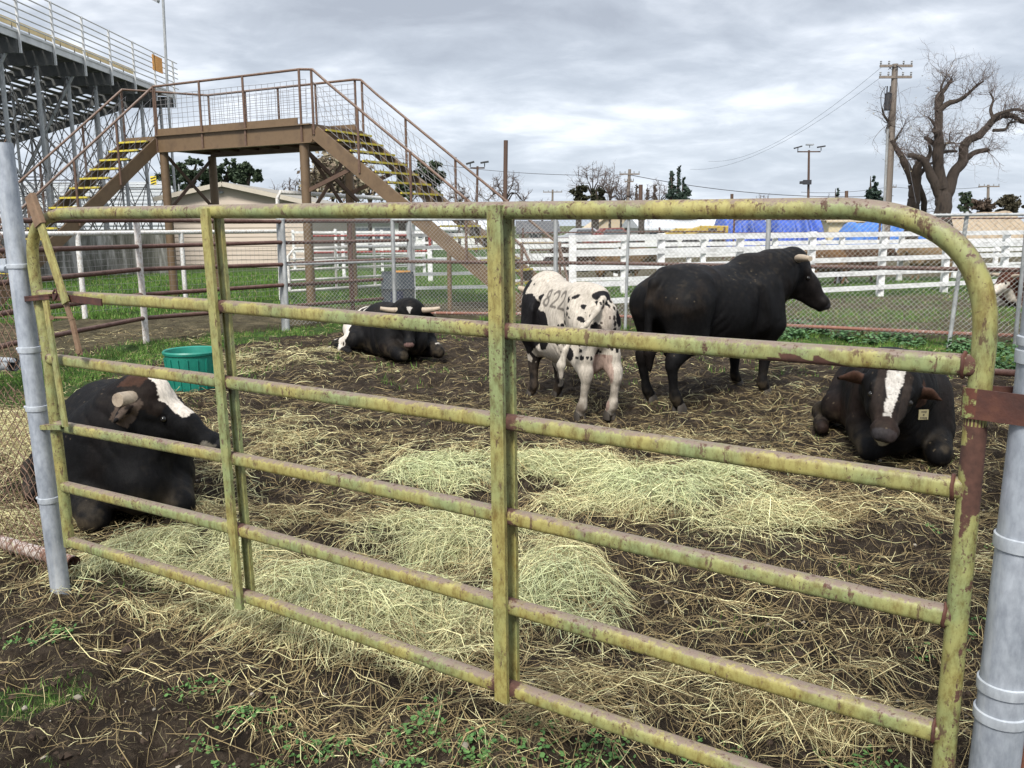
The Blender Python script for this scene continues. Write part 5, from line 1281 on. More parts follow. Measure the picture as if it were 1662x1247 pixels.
# ------------------------------------------------------------------ implicit-surface animals
class Sdf:
    def __init__(s): s.p = []; s.cuts = []; s.w = []
    def cap(s, a, b, ra, rb=None, flat=None, k=.05):
        s.p.append((np.array(a, float), np.array(b, float), ra, ra if rb is None else rb, flat, k)); return s
    def chain(s, pts, rs, flat=None, k=.03):
        for i in range(len(pts)-1): s.cap(pts[i], pts[i+1], rs[i], rs[i+1], flat, k)
        return s
    def cut(s, c, r, k=.02): s.cuts.append((np.array(c, float), r, k)); return s
    def cutcap(s, a, b, r, k=.01): s.cuts.append((np.array(a, float), np.array(b, float), r, k)); return s
    def wr(s, c, R, d, freq, amp): s.w.append((np.array(c, float), R, norm(d)*freq, amp)); return s
    def mesh(s, h, ns=.010, floor=0.0, nfreq=7):
        lo = np.min([np.minimum(p[0], p[1])-max(p[2], p[3])*1.25 for p in s.p], axis=0)-4*h
        hi = np.max([np.maximum(p[0], p[1])+max(p[2], p[3])*1.25 for p in s.p], axis=0)+4*h
        lo[2] = max(lo[2], floor-3*h)
        n = np.ceil((hi-lo)/h).astype(int)+1; f = np.full(n, 1.0, np.float32)
        ax = [lo[i]+np.arange(n[i])*h for i in range(3)]
        def sub(c0, c1, R):
            a = [max(0, int((min(c0[i], c1[i])-R-lo[i])/h)) for i in range(3)]; b = [min(n[i], int((max(c0[i], c1[i])+R-lo[i])/h)+2) for i in range(3)]
            return a, b
        for A, B, ra, rb, flat, k in s.p:
            sc = max(1.0, flat[1]) if flat else 1.0
            a, b = sub(A, B, max(ra, rb)*sc+.09)
            if any(b[i] <= a[i] for i in range(3)): continue
            X, Y, Z = np.meshgrid(ax[0][a[0]:b[0]], ax[1][a[1]:b[1]], ax[2][a[2]:b[2]], indexing='ij', sparse=True)
            d = B-A; L2 = max(1e-9, d@d); t = np.clip(((X-A[0])*d[0]+(Y-A[1])*d[1]+(Z-A[2])*d[2])/L2, 0, 1)
            qx = X-(A[0]+t*d[0]); qy = Y-(A[1]+t*d[1]); qz = Z-(A[2]+t*d[2])
            if flat:
                m = norm(flat[0]); e = (qx*m[0]+qy*m[1]+qz*m[2])*(1/flat[1]-1); qx = qx+m[0]*e; qy = qy+m[1]*e; qz = qz+m[2]*e
            dd = (np.sqrt(qx*qx+qy*qy+qz*qz)-(ra+t*(rb-ra)))*(min(1, flat[1]) if flat else 1)
            g = f[a[0]:b[0], a[1]:b[1], a[2]:b[2]]; hh = np.maximum(k-np.abs(g-dd), 0)/k
            g[...] = np.minimum(g, dd)-hh*hh*k*.25
        for cut in s.cuts:
            if len(cut) == 3: A = B = cut[0]; r, k = cut[1], cut[2]
            else: A, B, r, k = cut
            a, b = sub(A, B, r+.05); X, Y, Z = np.meshgrid(ax[0][a[0]:b[0]], ax[1][a[1]:b[1]], ax[2][a[2]:b[2]], indexing='ij', sparse=True)
            d = B-A; L2 = max(1e-9, d@d); t = np.clip(((X-A[0])*d[0]+(Y-A[1])*d[1]+(Z-A[2])*d[2])/L2, 0, 1)
            dd = r-np.sqrt((X-A[0]-t*d[0])**2+(Y-A[1]-t*d[1])**2+(Z-A[2]-t*d[2])**2)
            g = f[a[0]:b[0], a[1]:b[1], a[2]:b[2]]; hh = np.maximum(k-np.abs(g-dd), 0)/k
            g[...] = np.maximum(g, dd)+hh*hh*k*.25
        if ns:
            idx = np.nonzero(np.abs(f) < .06); x = ax[0][idx[0]]; y = ax[1][idx[1]]; z = ax[2][idx[2]]
            f[idx] += ((fbm(x*nfreq, y*nfreq, z*nfreq, 3)-.5)*ns*2).astype(np.float32)
            for c, R, dv, amp in s.w:
                r2 = ((x-c[0])**2+(y-c[1])**2+(z-c[2])**2)/R**2; wv = np.sin(x*dv[0]+y*dv[1]+z*dv[2]+(fbm(x*5, y*5, z*5, 2, 7)-.5)*5)
                f[idx] += (amp*np.clip(1-r2, 0, 1)*(1-np.abs(wv))**1.5*1.6).astype(np.float32)
        Zf = floor-ax[2]; f = np.maximum(f, Zf[None, None, :].astype(np.float32))
        return surfnet(f, lo, h)
def surfnet(f, lo, h):
    s = f < 0; n = np.array(f.shape); c = np.zeros(n-1, np.int8)
    for i in (0, 1):
        for j in (0, 1):
            for k in (0, 1): c += s[i:n[0]-1+i, j:n[1]-1+j, k:n[2]-1+k]
    I, J, K = np.nonzero((c > 0) & (c < 8)); m = len(I); idx = np.full(n-1, -1, np.int32); idx[I, J, K] = np.arange(m)
    P = np.zeros((m, 3)); W = np.zeros(m); cor = [(i, j, k) for i in (0, 1) for j in (0, 1) for k in (0, 1)]
    for a in cor:
        for b in cor:
            if sum(b) == sum(a)+1 and all(b[q] >= a[q] for q in range(3)):
                fa = f[I+a[0], J+a[1], K+a[2]]; fb = f[I+b[0], J+b[1], K+b[2]]; x = (fa < 0) != (fb < 0)
                t = np.where(x, fa/np.where(fa == fb, 1, fa-fb), 0); e = np.array(a)[None]+t[:, None]*(np.array(b)-np.array(a))[None]
                P += e*x[:, None]; W += x
    P = (P/W[:, None]+np.stack([I, J, K], 1))*h+lo
    Q = []
    for ax_ in range(3):
        sl0 = [slice(1, -1)]*3; sl1 = [slice(1, -1)]*3; sl0[ax_] = slice(0, -1); sl1[ax_] = slice(1, None)
        A = s[tuple(sl0)]; B = s[tuple(sl1)]; x = np.nonzero(A != B); pos = [x[q]+(0 if q == ax_ else 1) for q in range(3)]
        u, v = [(1, 2), (2, 0), (0, 1)][ax_]; fl = A[x]
        def at(du, dv): p = list(pos); p[u] = p[u]-du; p[v] = p[v]-dv; return idx[p[0], p[1], p[2]]
        q = np.stack([at(1, 1), at(0, 1), at(0, 0), at(1, 0)], 1); q[~fl] = q[~fl][:, ::-1]; Q.append(q)
    Q = np.concatenate(Q); Q = Q[(Q >= 0).all(1)]
    return P, Q
def laplace(P, Q, it=2, lam=.5):
    e = np.concatenate([Q[:, [0, 1]], Q[:, [1, 2]], Q[:, [2, 3]], Q[:, [3, 0]]]); e = np.concatenate([e, e[:, ::-1]])
    for _ in range(it):
        S = np.zeros_like(P); cnt = np.bincount(e[:, 0], minlength=len(P))[:, None]
        for k in range(3): S[:, k] = np.bincount(e[:, 0], P[e[:, 1], k], len(P))
        P = P+lam*(S/np.maximum(cnt, 1)-P)
    return P
def head(s, P, f, u, sc=1.0, ear=(0, 0), earu=(.0, .0)):
    """adds a bull head to the sdf; P poll, f towards the muzzle, u the up side of the face"""
    P = np.array(P, float); f = norm(f); u = norm(np.array(u, float)-f*(np.array(u)@f)); sd = np.cross(u, f)      # sd = animal's left
    def q(a, b, c): return P+(f*a+u*b+sd*c)*sc
    F1 = (sd, .86); 
    s.cap(q(.02, -.03, .055), q(.02, -.03, -.055), .105*sc, None, None, .05)
    s.cap(q(.05, -.03, 0), q(.24, -.03, 0), .122*sc, .095*sc, (sd, .98), .05)
    s.cap(q(.22, -.045, 0), q(.43, -.055, 0), .090*sc, .066*sc, (sd, .95), .05)
    s.cap(q(.10, -.14, 0), q(.38, -.115, 0), .095*sc, .050*sc, (sd, .70), .05)
    for t in (-1, 1):
        s.cap(q(.09, -.11, .055*t), q(.15, -.12, .050*t), .075*sc, .065*sc, None, .04)
        s.cap(q(.13, .035, .085*t), q(.19, .005, .082*t), .036*sc, .026*sc, None, .03)
        s.cap(q(.44, -.045, .036*t), q(.48, -.05, .030*t), .046*sc, .040*sc, None, .03)
    s.cap(q(.43, -.10, 0), q(.46, -.105, 0), .042*sc, .036*sc, (sd, 1.2), .02)
    for t in (-1, 1):
        s.cut(q(.535, -.035, .047*t), .026*sc, .012); s.cut(q(.172, .00, .123*t), .020*sc, .02)
    s.cutcap(q(.52, -.085, -.07), q(.52, -.085, .07), .010*sc, .012)
    for t, e in ((1, ear[0]), (-1, ear[1])):
        a = q(.015, -.045, .10*t); b = q(-.02+e*.5, -.065+earu[0 if t == 1 else 1], .205*t); c = q(-.01+e, -.12+earu[0 if t == 1 else 1]*2, .300*t)
        en = norm(np.cross(c-a, f*.4+u)); 
        s.cap(a, b, .030*sc, .050*sc, (en, .42), .03); s.cap(b, c, .050*sc, .018*sc, (en, .45), .02)
    return q, f, u, sd
def place(P, org, ang, sc):
    c, n_ = math.cos(ang), math.sin(ang); R = np.array([[c, -n_, 0], [n_, c, 0], [0, 0, 1]]); return (np.asarray(P)*sc)@R.T+np.asarray(org)
def bull(name, label, org, ang, sc, build, colour, h=.012, horns=None, hooves=(), it=2, group='bulls in the pen', ns=.008, cat='bull', extra=None, hornmat=None):
    org = np.array(org, float); t = thing(name, org, label, cat, group)
    s = Sdf(); hd = build(s); P, Q = s.mesh(h, ns); P = laplace(P, Q, it)
    nrm = np.zeros_like(P); a = P[Q[:, 2]]-P[Q[:, 0]]; b = P[Q[:, 3]]-P[Q[:, 1]]; fn = np.cross(a, b)
    for k in range(3):
        for q_ in range(4): nrm[:, k] += np.bincount(Q[:, q_], fn[:, k], len(P))
    nrm /= np.maximum(np.linalg.norm(nrm, axis=1)[:, None], 1e-9)
    C = colour(P, nrm, hd); W = place(P, org, ang, sc)
    o = mkmesh('body', W, Q, None, HIDE, t, True, np.clip(C, 0, 1))
    q, f, u, sd = hd
    if horns:
        for tt in (1, -1):
            pts = [q(*(a, b, c*tt)) for a, b, c, r in horns]; rs = [r*1.0 for a, b, c, r in horns]
            pts = smooth_path(pts, 4); rs = np.interp(np.linspace(0, 1, len(pts)), np.linspace(0, 1, len(horns)), rs)
            m = MB(); m.tube(place(pts, org, ang, sc), rs*sc, 14); m.build('horn', hornmat or HORN, t, True)
    for tt in (1, -1):
        c = place([q(.172, -.004, .108*tt)], org, ang, sc)[0]; m = MB(); r = .021*sc
        m.lathe(c, [(0, -r)]+[(r*math.sin(a), -r*math.cos(a)) for a in np.linspace(.3, PI-.3, 7)]+[(0, r)], 12); m.build('eye', EYE, t, True)
    for hv in hooves:
        (x, y, a) = hv; V = []; 
        for dy in (-.030, .030):
            m = MB(); ca, sa = math.cos(a), math.sin(a); L0 = []
            for z, fr, bk, w in ((-.02, .078, -.045, .027), (.015, .074, -.045, .027), (.045, .052, -.042, .024), (.07, .030, -.035, .020)):
                for k in range(10):
                    th = k*2*PI/10; ex = (fr if math.cos(th) > 0 else -bk)*math.cos(th); ey = w*math.sin(th)+dy
                    L0.append((x+ex*ca-ey*sa, y+ex*sa+ey*ca, z))
            W_ = place(L0, org, ang, sc); m.add(W_, [(r*10+k, r*10+(k+1) % 10, r*10+10+(k+1) % 10, r*10+10+k) for r in range(3) for k in range(10)], [(30, 30+k, 30+k+1) for k in range(1, 9)])
            m.build('hoof', HOOF, t, True)
    if extra: extra(t, q, org, ang, sc)
    return t
# ---- bodies
def standing(s, fl=0.0, hl=0.0, neckto=(1.02, 0, 1.13), headf=(.8, 0, -.55), headu=(.5, 0, .8), tail=None, hump=1.0, muscle=1.0, ear=(0, 0), earu=(0, 0), hsc=1.0, step=(0, 0, 0, 0), narrow=1.0):
    Y = np.array([0, 1, 0]); w = narrow
    s.cap((.36, 0, .88), (-.12, 0, .84), .345, .365, (Y, .84*w), .08)
    s.cap((-.12, 0, .84), (-.55, 0, .92), .365, .30, (Y, .88*w), .10)
    s.cap((-.46, 0, .97), (-.70, 0, .95), .285, .215, (Y, 1.0*w), .08)
    s.cap((-.30, 0, 1.15), (-.70, 0, 1.17), .10, .085, (Y, 1.5*w), .08)
    for t in (-1, 1):
        s.cap((-.50, .19*t*w, 1.10), (-.55, .20*t*w, 1.02), .085, .11, None, .08)
        s.cap((-.78, .10*t*w, 1.02), (-.75, .12*t*w, .90), .07, .10, None, .07)
        s.cap((.40, .16*t*w, 1.02), (.46, .21*t*w, .70), .17, .15, None, .09)
        s.cap((.20, .20*t*w, .95), (.30, .20*t*w, .75), .15, .15, None, .10)
        # hind leg
        dx = step[0 if t == 1 else 1]
        s.cap((-.66, .17*t*w, .90), (-.58+dx*.3, .20*t*w, .64), .235*muscle, .150*muscle, (Y, .88), .08)
        s.cap((-.72, .16*t*w, .80), (-.74+dx*.4, .19*t*w, .60), .15*muscle, .10, (Y, .85), .06)
        s.chain([(-.58+dx*.3, .20*t*w, .66), (-.78+dx*.7, .20*t*w, .45)], [.13, .073], None, .05)
        s.chain([(-.79+dx*.7, .20*t*w, .47), (-.80+dx*.85, .20*t*w, .40), (-.75+dx, .20*t*w, .17), (-.73+dx, .20*t*w, .12), (-.69+dx, .20*t*w, .055)], [.064, .048, .037, .048, .050], None, .03)
        # fore leg
        dx = step[2 if t == 1 else 3]
        s.cap((.44, .20*t*w, .66), (.46+dx*.5, .19*t*w, .44), .125, .070, None, .06)
        s.chain([(.46+dx*.5, .19*t*w, .42), (.465+dx*.55, .19*t*w, .36), (.45+dx*.9, .19*t*w, .16), (.46+dx, .19*t*w, .12), (.50+dx, .19*t*w, .055)], [.066, .054, .039, .048, .052], None, .03)
    s.cap((-.66, 0, .66), (-.62, 0, .50), .075, .088, None, .04)
    s.cap((-.15, 0, .52), (.0, 0, .50), .06, .04, None, .06)
    s.cap((.20, 0, .64), (-.25, 0, .66), .20, .19, (Y, 1.1), .10)
    s.cap((.60, 0, .74), (.42, 0, .60), .19, .17, (Y, .8), .08)
    s.cap((.46, 0, 1.10), (.40, 0, 1.13+.06*hump), .17, .13*hump, (Y, .85), .12)
    s.cap((-.05, 0, 1.09), (.30, 0, 1.15), .10, .13, (Y, 1.0), .12)
    n = np.array(neckto); 
    s.cap((.46, 0, 1.02), n*.5+np.array([.42, 0, 1.0])*.5, .30, .255, (Y, .78), .09)
    s.cap(n*.5+np.array([.42, 0, 1.0])*.5, n, .255, .175, None, .08)
    s.cap((.62, 0, .80), n+np.array([.0, 0, -.22]), .13, .07, (Y, .5), .08)
    s.wr(n*.5+np.array([.25, 0, .5]), .36, (1, 0, .35), 34, .009)
    for t in (-1, 1):
        s.cutcap((.16, .335*t*w, 1.02), (.20, .33*t*w, .62), .040, .06); s.cutcap((-.36, .345*t*w, .98), (-.46, .31*t*w, .66), .036, .06)
        s.wr((-.36, .3*t*w, .72), .22, (.8, 0, -.6), 40, .007); s.wr((.22, .25*t*w, .70), .18, (.9, 0, .4), 42, .006)
    if tail is None: tail = ([(-.78, 0, 1.15), (-.87, 0, 1.11), (-.915, .01, .94), (-.91, .02, .66), (-.89, .02, .50), (-.88, .02, .34)], [.06, .052, .040, .034, .052, .02])
    s.chain(tail[0], tail[1], None, .03)
    return head(s, n+norm(headf)*.02+np.array([0, 0, .02]), headf, headu, hsc, ear, earu)
def squash(s, k, kr=.94, y=1.0):
    for i, (a, b, ra, rb, fl, kk) in enumerate(s.p): s.p[i] = (a*[1, y, k], b*[1, y, k], ra*kr if ra > .12 else ra, rb*kr if rb > .12 else rb, fl, kk)
def lying(s, neckto=(.85, 0, .62), headf=(.8, 0, -.5), headu=(.5, 0, .8), side=1, ear=(0, 0), earu=(0, 0), hsc=1.0, hump=1.0, legx=0.0, zk=.80, yk=1.0):
    Y = np.array([0, 1, 0]); Z = np.array([0, 0, 1.])
    s.cap((.30, 0, .46), (-.25, .0, .44), .36, .385, (Y, 1.0), .08); s.cap((-.25, 0, .44), (-.80, .02, .40), .385, .31, (Y, 1.02), .10)
    s.cap((.2, .12*side, .26), (-.4, .14*side, .25), .27, .27, None, .10); s.cap((.2, -.12*side, .26), (-.4, -.12*side, .25), .26, .26, None, .10)
    s.cap((.0, 0, .72), (-.75, 0, .66), .10, .09, (Y, 1.3), .12)
    s.cap((.26, 0, .76), (.14, 0, .80), .16*hump, .11*hump, (Y, .85), .10)
    for t in (-1, 1):
        s.cap((.32, .20*t, .60), (.40, .26*t, .30), .19, .17, None, .09)
        # folded foreleg: forearm forward along the ground, cannon tucked back
        s.chain([(.40, .27*t, .22), (.72+legx, .27*t, .13)], [.15, .090], None, .05)
        s.chain([(.74+legx, .27*t, .105), (.50+legx, .17*t, .06), (.40+legx, .13*t, .05)], [.078, .048, .05], None, .03)
    # hind legs out to one side
    s.cap((-.60, .24*side, .42), (-.28, .44*side, .28), .24, .15, None, .08); s.chain([(-.26, .46*side, .26), (-.62, .56*side, .12), (-.28, .60*side, .07), (-.16, .60*side, .06)], [.13, .085, .055, .058], None, .04)
    s.cap((-.60, -.22*side, .36), (-.30, -.34*side, .20), .22, .15, None, .08); s.chain([(-.28, -.36*side, .16), (-.5, -.42*side, .09), (-.2, -.45*side, .06)], [.12, .07, .05], None, .04)
    s.cap((-1.02, 0, .42), (-1.08, .05*side, .30), .05, .035, None, .04); s.chain([(-1.08, .05*side, .30), (-1.12, .12*side, .06), (-1.0, .35*side, .04), (-.8, .62*side, .04)], [.035, .028, .035, .03], None, .03)
    squash(s, zk, .92, yk)
    n = np.array(neckto)
    mid = (n+np.array([.36, 0, .46]))*.5
    s.cap((.34, 0, .46), mid, .29, .245, None, .09); s.cap(mid, n, .235, .165, None, .08)
    s.wr(mid, .40, (n-np.array([.3, 0, .4])), 36, .010)
    for t in (-1, 1): s.wr((.1, .35*t, .35), .28, (1, 0, .3), 34, .006); s.wr((.45, .25*t, .2), .2, (1, 0, -.5), 44, .006)
    s.cap((.50, 0, .32), (.60, n[1]*.3, .22), .22, .17, (Y, .85), .10)
    s.cap((.62, n[1]*.2, .26), n+np.array([-.02, 0, -.20]), .14, .09, None, .10)
    return head(s, n+norm(headf)*.02, headf, headu, hsc, ear, earu)
def hcoord(P, hd):
    q, f, u, sd = hd; o = q(0, 0, 0); e = np.linalg.norm(q(1, 0, 0)-o); d = (P-o)/e
    return d@f, d@u, d@sd
def tol(org, ang, sc, w):
    c, n_ = math.cos(-ang), math.sin(-ang); v = np.array(w, float)-np.array(org); return np.array([v[0]*c-v[1]*n_, v[0]*n_+v[1]*c, v[2]])/sc
BLK = np.array([.0065, .0062, .0066]); BRN = np.array([.038, .021, .013])
def black_base(P, seed=0, br=.5):
    t = sst(.52, .75, fbm(P[:, 0]*2.2, P[:, 1]*2.2, P[:, 2]*2.2, 3, seed))[:, None]*br
    return BLK*(1-t)+BRN*t
def headpaint(C, P, hd, pink=False):
    a, b, c = hcoord(P, hd)
    mz = (a > .475) & (a < .60) & (np.abs(c) < .10) & (b < .06) & (b > -.15) & (P[:, 2] > .20)
    C[mz] = np.array([.026, .024, .026]) if not pink else np.array([.14, .085, .075])
    ea = (np.abs(c) > .13) & (np.abs(c) < .30) & (a > -.1) & (a < .12) & (b > -.25) & (b < .1)
    return a, b, c, ea
def dust(C, P, nrm, seed=3, amt=.35):
    n = sst(.5, .8, fbm(P[:, 0]*30, P[:, 1]*30, P[:, 2]*30, 3, seed))*np.clip(nrm[:, 2], 0, 1)*amt*.55
    sp = (vn(P[:, 0]*70, P[:, 1]*70, P[:, 2]*70, seed+4) > .93)*(nrm[:, 2] > .25)*(fbm(P[:, 0]*4, P[:, 1]*4, P[:, 2]*4, 2, seed+5) > .50); n = np.maximum(n, sp*.8)
    lowm = sst(.30, .0, P[:, 2])*sst(.4, .7, fbm(P[:, 0]*12, P[:, 1]*12, P[:, 2]*12, 3, seed+1))*.55
    k = np.maximum(n, lowm)[:, None]; k = np.minimum(k, .85); return C*(1-k)+np.array([.11, .085, .055])*k
# 1. big black bull, standing, rear three-quarter
def col1(P, nrm, hd):
    C = black_base(P, 1, .12); headpaint(C, P, hd)
    k = (sst(.75, .95, P[:, 2])*sst(-.45, -.75, P[:, 0])*sst(.45, .65, fbm(P[:, 0]*5, P[:, 1]*5, P[:, 2]*5, 3, 8)))[:, None]*.5
    C = C*(1-k)+np.array([.022, .015, .010])*k
    return dust(C, P, nrm, 5, .30)
B1 = G(1163, 641); B1[2] = float(gh(B1[:1], B1[1:2])[0])
def b1(s): return standing(s, neckto=(.91, -.10, 1.225), headf=(.45, -.50, -.66), headu=(.50, -.5, .6), muscle=1.08, hump=1.05, hsc=1.08, step=(.02, -.06, .05, -.05), ear=(-.03, -.03), narrow=1.08)
hornA = [(-.0, .03, .09, .044), (-.02, .05, .18, .040), (-.01, .07, .28, .034), (.03, .10, .39, .024)]
bull('black_bull', 'big plain black bull standing side on with tan horns, right of the spotted standing bull', B1, math.radians(36), .97, b1, col1, .013, hornA, [(-.67, .216, 0), (-.75, -.216, 0), (.55, .205, 0), (.45, -.205, 0)])
# 2. white bull with black patches, standing seen from behind
def col2(P, nrm, hd):
    x, y, z = P.T
    W_ = np.array([.46, .41, .345]); K = np.array([.012, .011, .012])
    C = np.tile(W_, (len(P), 1))*(.86+.22*fbm(x*6, y*6, z*6, 3, 2))[:, None]
    wob = (fbm(x*8, y*8, z*8, 3, 4)-.5)*.34
    def ell(cx, cy, cz, rx, ry, rz, w=1.0): return np.sqrt(((x-cx)/rx)**2+((y-cy)/ry)**2+((z-cz)/rz)**2)+wob*w < 1
    m = ell(.30, .36, .84, .27, .35, .30) | ell(.05, .34, .76, .20, .25, .22) | ell(-.30, .36, .74, .12, .2, .11) | ell(.45, .3, .7, .12, .3, .22)
    m |= ell(-.80, .0, 1.17, .09, .10, .05, .6) | ell(.62, .18, 1.16, .12, .09, .07) | ell(-.22, .38, .93, .04, .12, .04) | ell(.62, -.2, .95, .2, .2, .3)
    m |= ell(-.62, .32, .62, .10, .12, .10) | ell(-.74, -.26, .62, .09, .12, .13) | ell(.2, -.35, .9, .3, .2, .3)
    m |= (x > .40) & (fbm(x*6, y*6, z*6, 3, 14) > .53)
    m |= ell(-.88, .10, .86, .1, .05, .07, 1.4) | ell(-.85, -.16, .98, .1, .06, .09, 1.4) | ell(-.50, .36, .80, .08, .2, .06, 1.5) | ell(.12, .25, 1.10, .07, .09, .05, 1.5) | ell(.35, .12, 1.2, .06, .08, .05, 1.5)
    r3 = np.random.default_rng(5); sp = np.zeros(len(P), bool)
    for _ in range(210):
        c = (r3.uniform(-.95, -.30), r3.uniform(-.3, .32), r3.uniform(.58, 1.16)); rr = r3.uniform(.010, .022)*(1.6 if r3.random() < .12 else 1)
        sp |= (np.abs(x-c[0]) < .09) & (np.hypot((y-c[1]) if c[0] < -.6 else (x-c[0]), (z-c[2])*.8) < rr*(1+wob*3.2)) & ((c[0] < -.6) | (y*c[1] > 0))
    m |= sp
    m &= ~((x > -.47) & (x < .11) & (y > .0) & (np.degrees(np.arctan2(z-.90, y)) > 22) & (z > .93))
    C[m] = K
    a, b, c, ea = headpaint(C, P, hd)
    C[(a > -.08) & (a < .5) & (fbm(x*7, y*7, z*7, 3, 22) > .42)] = K
    # brand 822 on the left side of the back: reads from the shoulder towards the tail
    u = -(x-.07)/.46*2.7       # 0..2.7 along three digits
    # height along the flank surface
    v = (np.degrees(np.arctan2(z-.90, y))-30)/33
    br = np.full(len(P), 9.0)
    def segd(p, q):
        d = np.array(q)-np.array(p); tt = np.clip(((u-p[0])*d[0]+(v-p[1])*d[1])/(d@d), 0, 1); return np.hypot(u-p[0]-tt*d[0], v-p[1]-tt*d[1])
    def arc(cx, cy, r, a0, a1):
        dd = np.full(len(P), 9.0); pr = None
        for k in range(11):
            a_ = math.radians(a0+(a1-a0)*k/10); p = (cx+r*math.cos(a_), cy+r*math.sin(a_))
            if pr: dd = np.minimum(dd, segd(pr, p))
            pr = p
        return dd
    br = np.minimum.reduce([arc(.35, .76, .22, 0, 360), arc(.35, .27, .27, 0, 360)])
    for o in (.98, 1.90): br = np.minimum.reduce([br, arc(o+.33, .70, .29, 160, -30), segd((o+.58, .56), (o+.04, .03)), segd((o+.04, .03), (o+.66, .03))])
    side = (y > .02) & (x > -.60) & (x < .12) & (z > .85)
    k = (sst(.115, .055, br)*side)[:, None]*.72; C = C*(1-k)+np.array([.045, .038, .035])*k
    dirt = (sst(.55, .05, z)*sst(.30, .65, fbm(x*9, y*9, z*9, 4, 33)))[:, None]*.85
    C = C*(1-dirt)+np.array([.10, .075, .055])*dirt
    pk = (sst(.10, .03, np.abs(y))*sst(-.70, -.80, x)*(z < 1.08)*(z > .70))[:, None]*.5; C = C*(1-pk*.6)+np.array([.36, .27, .22])*pk*.6
    sc_ = ((z < .62) & (x < -.5) & (np.abs(y) < .09))[:, None]*.7; C = C*(1-sc_)+np.array([.30, .19, .155])*sc_
    return C
B2 = G(916, 650); B2[2] = float(gh(B2[:1], B2[1:2])[0])
t2 = ([(-.76, 0, 1.16), (-.86, .03, 1.15), (-.93, .12, 1.05), (-.93, .23, .93), (-.90, .34, .82), (-.87, .41, .70), (-.85, .44, .56), (-.85, .44, .44)], [.045, .032, .024, .021, .020, .022, .036, .014])
def b2(s): return standing(s, neckto=(.94, -.22, 1.02), headf=(.72, -.25, -.5), headu=(.4, -.1, .9), muscle=.64, hump=.95, tail=t2, step=(.05, -.04, .05, -.05), narrow=.68)
hornB = [(.0, .03, .09, .045), (-.02, .05, .16, .042), (-.03, .08, .24, .036), (-.01, .12, .30, .028)]
bull('spotted_bull', 'white bull with black patches and the brand 822 standing with its rump to the gate', B2, math.radians(112), .875, b2, col2, .0105, hornB, [(-.64, .136, 0), (-.73, -.136, 0), (.55, .13, 0), (.45, -.13, 0)], ns=.007)
# 3. near left black bull, lying, head in profile to the right
def col3(P, nrm, hd):
    C = black_base(P, 11, .12); a, b, c, ea = headpaint(C, P, hd)
    wob = (fbm(P[:, 0]*14, P[:, 1]*14, P[:, 2]*14, 3, 3)-.5)
    br = (a > -.10) & (a < .15) & (b > .0+wob*.08); C[br] = np.array([.014, .0095, .0075])
    wm = (a > -.02) & (a < .27) & (np.abs(c) < (.085-.20*np.abs(a-.10)+wob*.05)) & (b > .03); C[wm] = np.array([.72, .64, .54])
    tf = (a > -.14) & (a < -.02) & (b > -.02) & (np.abs(c) < .12); C[tf] = np.array([.050, .024, .015])
    k = (ea & (c < -.15) & (a > -.07) & (a < .05) & (b > -.11) & (wob > -.02)); C[k] = np.array([.080, .058, .044])
    ch = (a > .41) & (b < -.02) & (b > -.12) & (a < .49) & (wob > .0) & (np.abs(c) > .03) & (np.abs(c) < .10); C[ch] = np.array([.16, .14, .11])
    return dust(C, P, nrm, 15, .2)
B3 = np.array([-2.28, 4.87, 0]); sc3 = .90
ang3 = math.radians(-60)
def L3(v): c, n_ = math.cos(-ang3), math.sin(-ang3); return (v[0]*c-v[1]*n_, v[0]*n_+v[1]*c, v[2])
def b3(s): return lying(s, neckto=tol(B3, ang3, sc3, D(234, 648, 4.52)), headf=L3((.86, -.10, -.44)), headu=L3((.44, -.06, .88)), side=-1, hsc=1.03, ear=(-.02, .02), earu=(.03, .035), legx=-.04, zk=.80, yk=.86)
hornC = [(-.01, .03, .085, .050), (-.03, .03, .15, .048), (-.05, .03, .215, .043), (-.055, .03, .235, .040)]
bull('black_bull', 'black bull with white forehead and stub horns lying at the left behind the gate', B3, ang3, .90, b3, col3, .0105, hornC, ns=.009)
# 4. spotted lying bull, mid left, facing the camera
def col4(P, nrm, hd):
    x, y, z = P.T; C = black_base(P, 21, .15); a, b, c, ea = headpaint(C, P, hd, True)
    wob = (fbm(x*7, y*7, z*7, 3, 41)-.5)
    m = (x < -.34+wob*.30) & (fbm(x*3.2+4, y*3.2, z*3.2, 3, 44) > .47); C[m] = np.array([.62, .57, .50])
    m = (np.abs(x-.62) < .10) & (z < .2) & (y > .2); C[m & (wob > 0)] = np.array([.5, .46, .4])
    tri = (a > .03) & (a < .10) & (np.abs(c) < .035*(1-(a-.03)/.07)+.005) & (b > .0); C[tri] = np.array([.45, .42, .38])
    return dust(C, P, nrm, 25, .2)
B4 = G(640, 574); B4[2] = 0
ang4 = math.radians(-55)
def L4(v): c, n_ = math.cos(-ang4), math.sin(-ang4); return (v[0]*c-v[1]*n_, v[0]*n_+v[1]*c, v[2])
def b4(s): return lying(s, neckto=(.62, -.06, .64), headf=L4((.0, -.62, -.72)), headu=L4((.0, -.7, .65)), side=-1, hsc=1.0, zk=.72)
hornD = [(-.01, .03, .085, .042), (.0, .04, .18, .039), (.0, .05, .28, .034), (-.01, .07, .39, .026)]
bull('spotted_bull', 'black bull with white spotted hindquarters and wide horns lying near the back fence', B4, ang4, .90, b4, col4, .012, hornD)
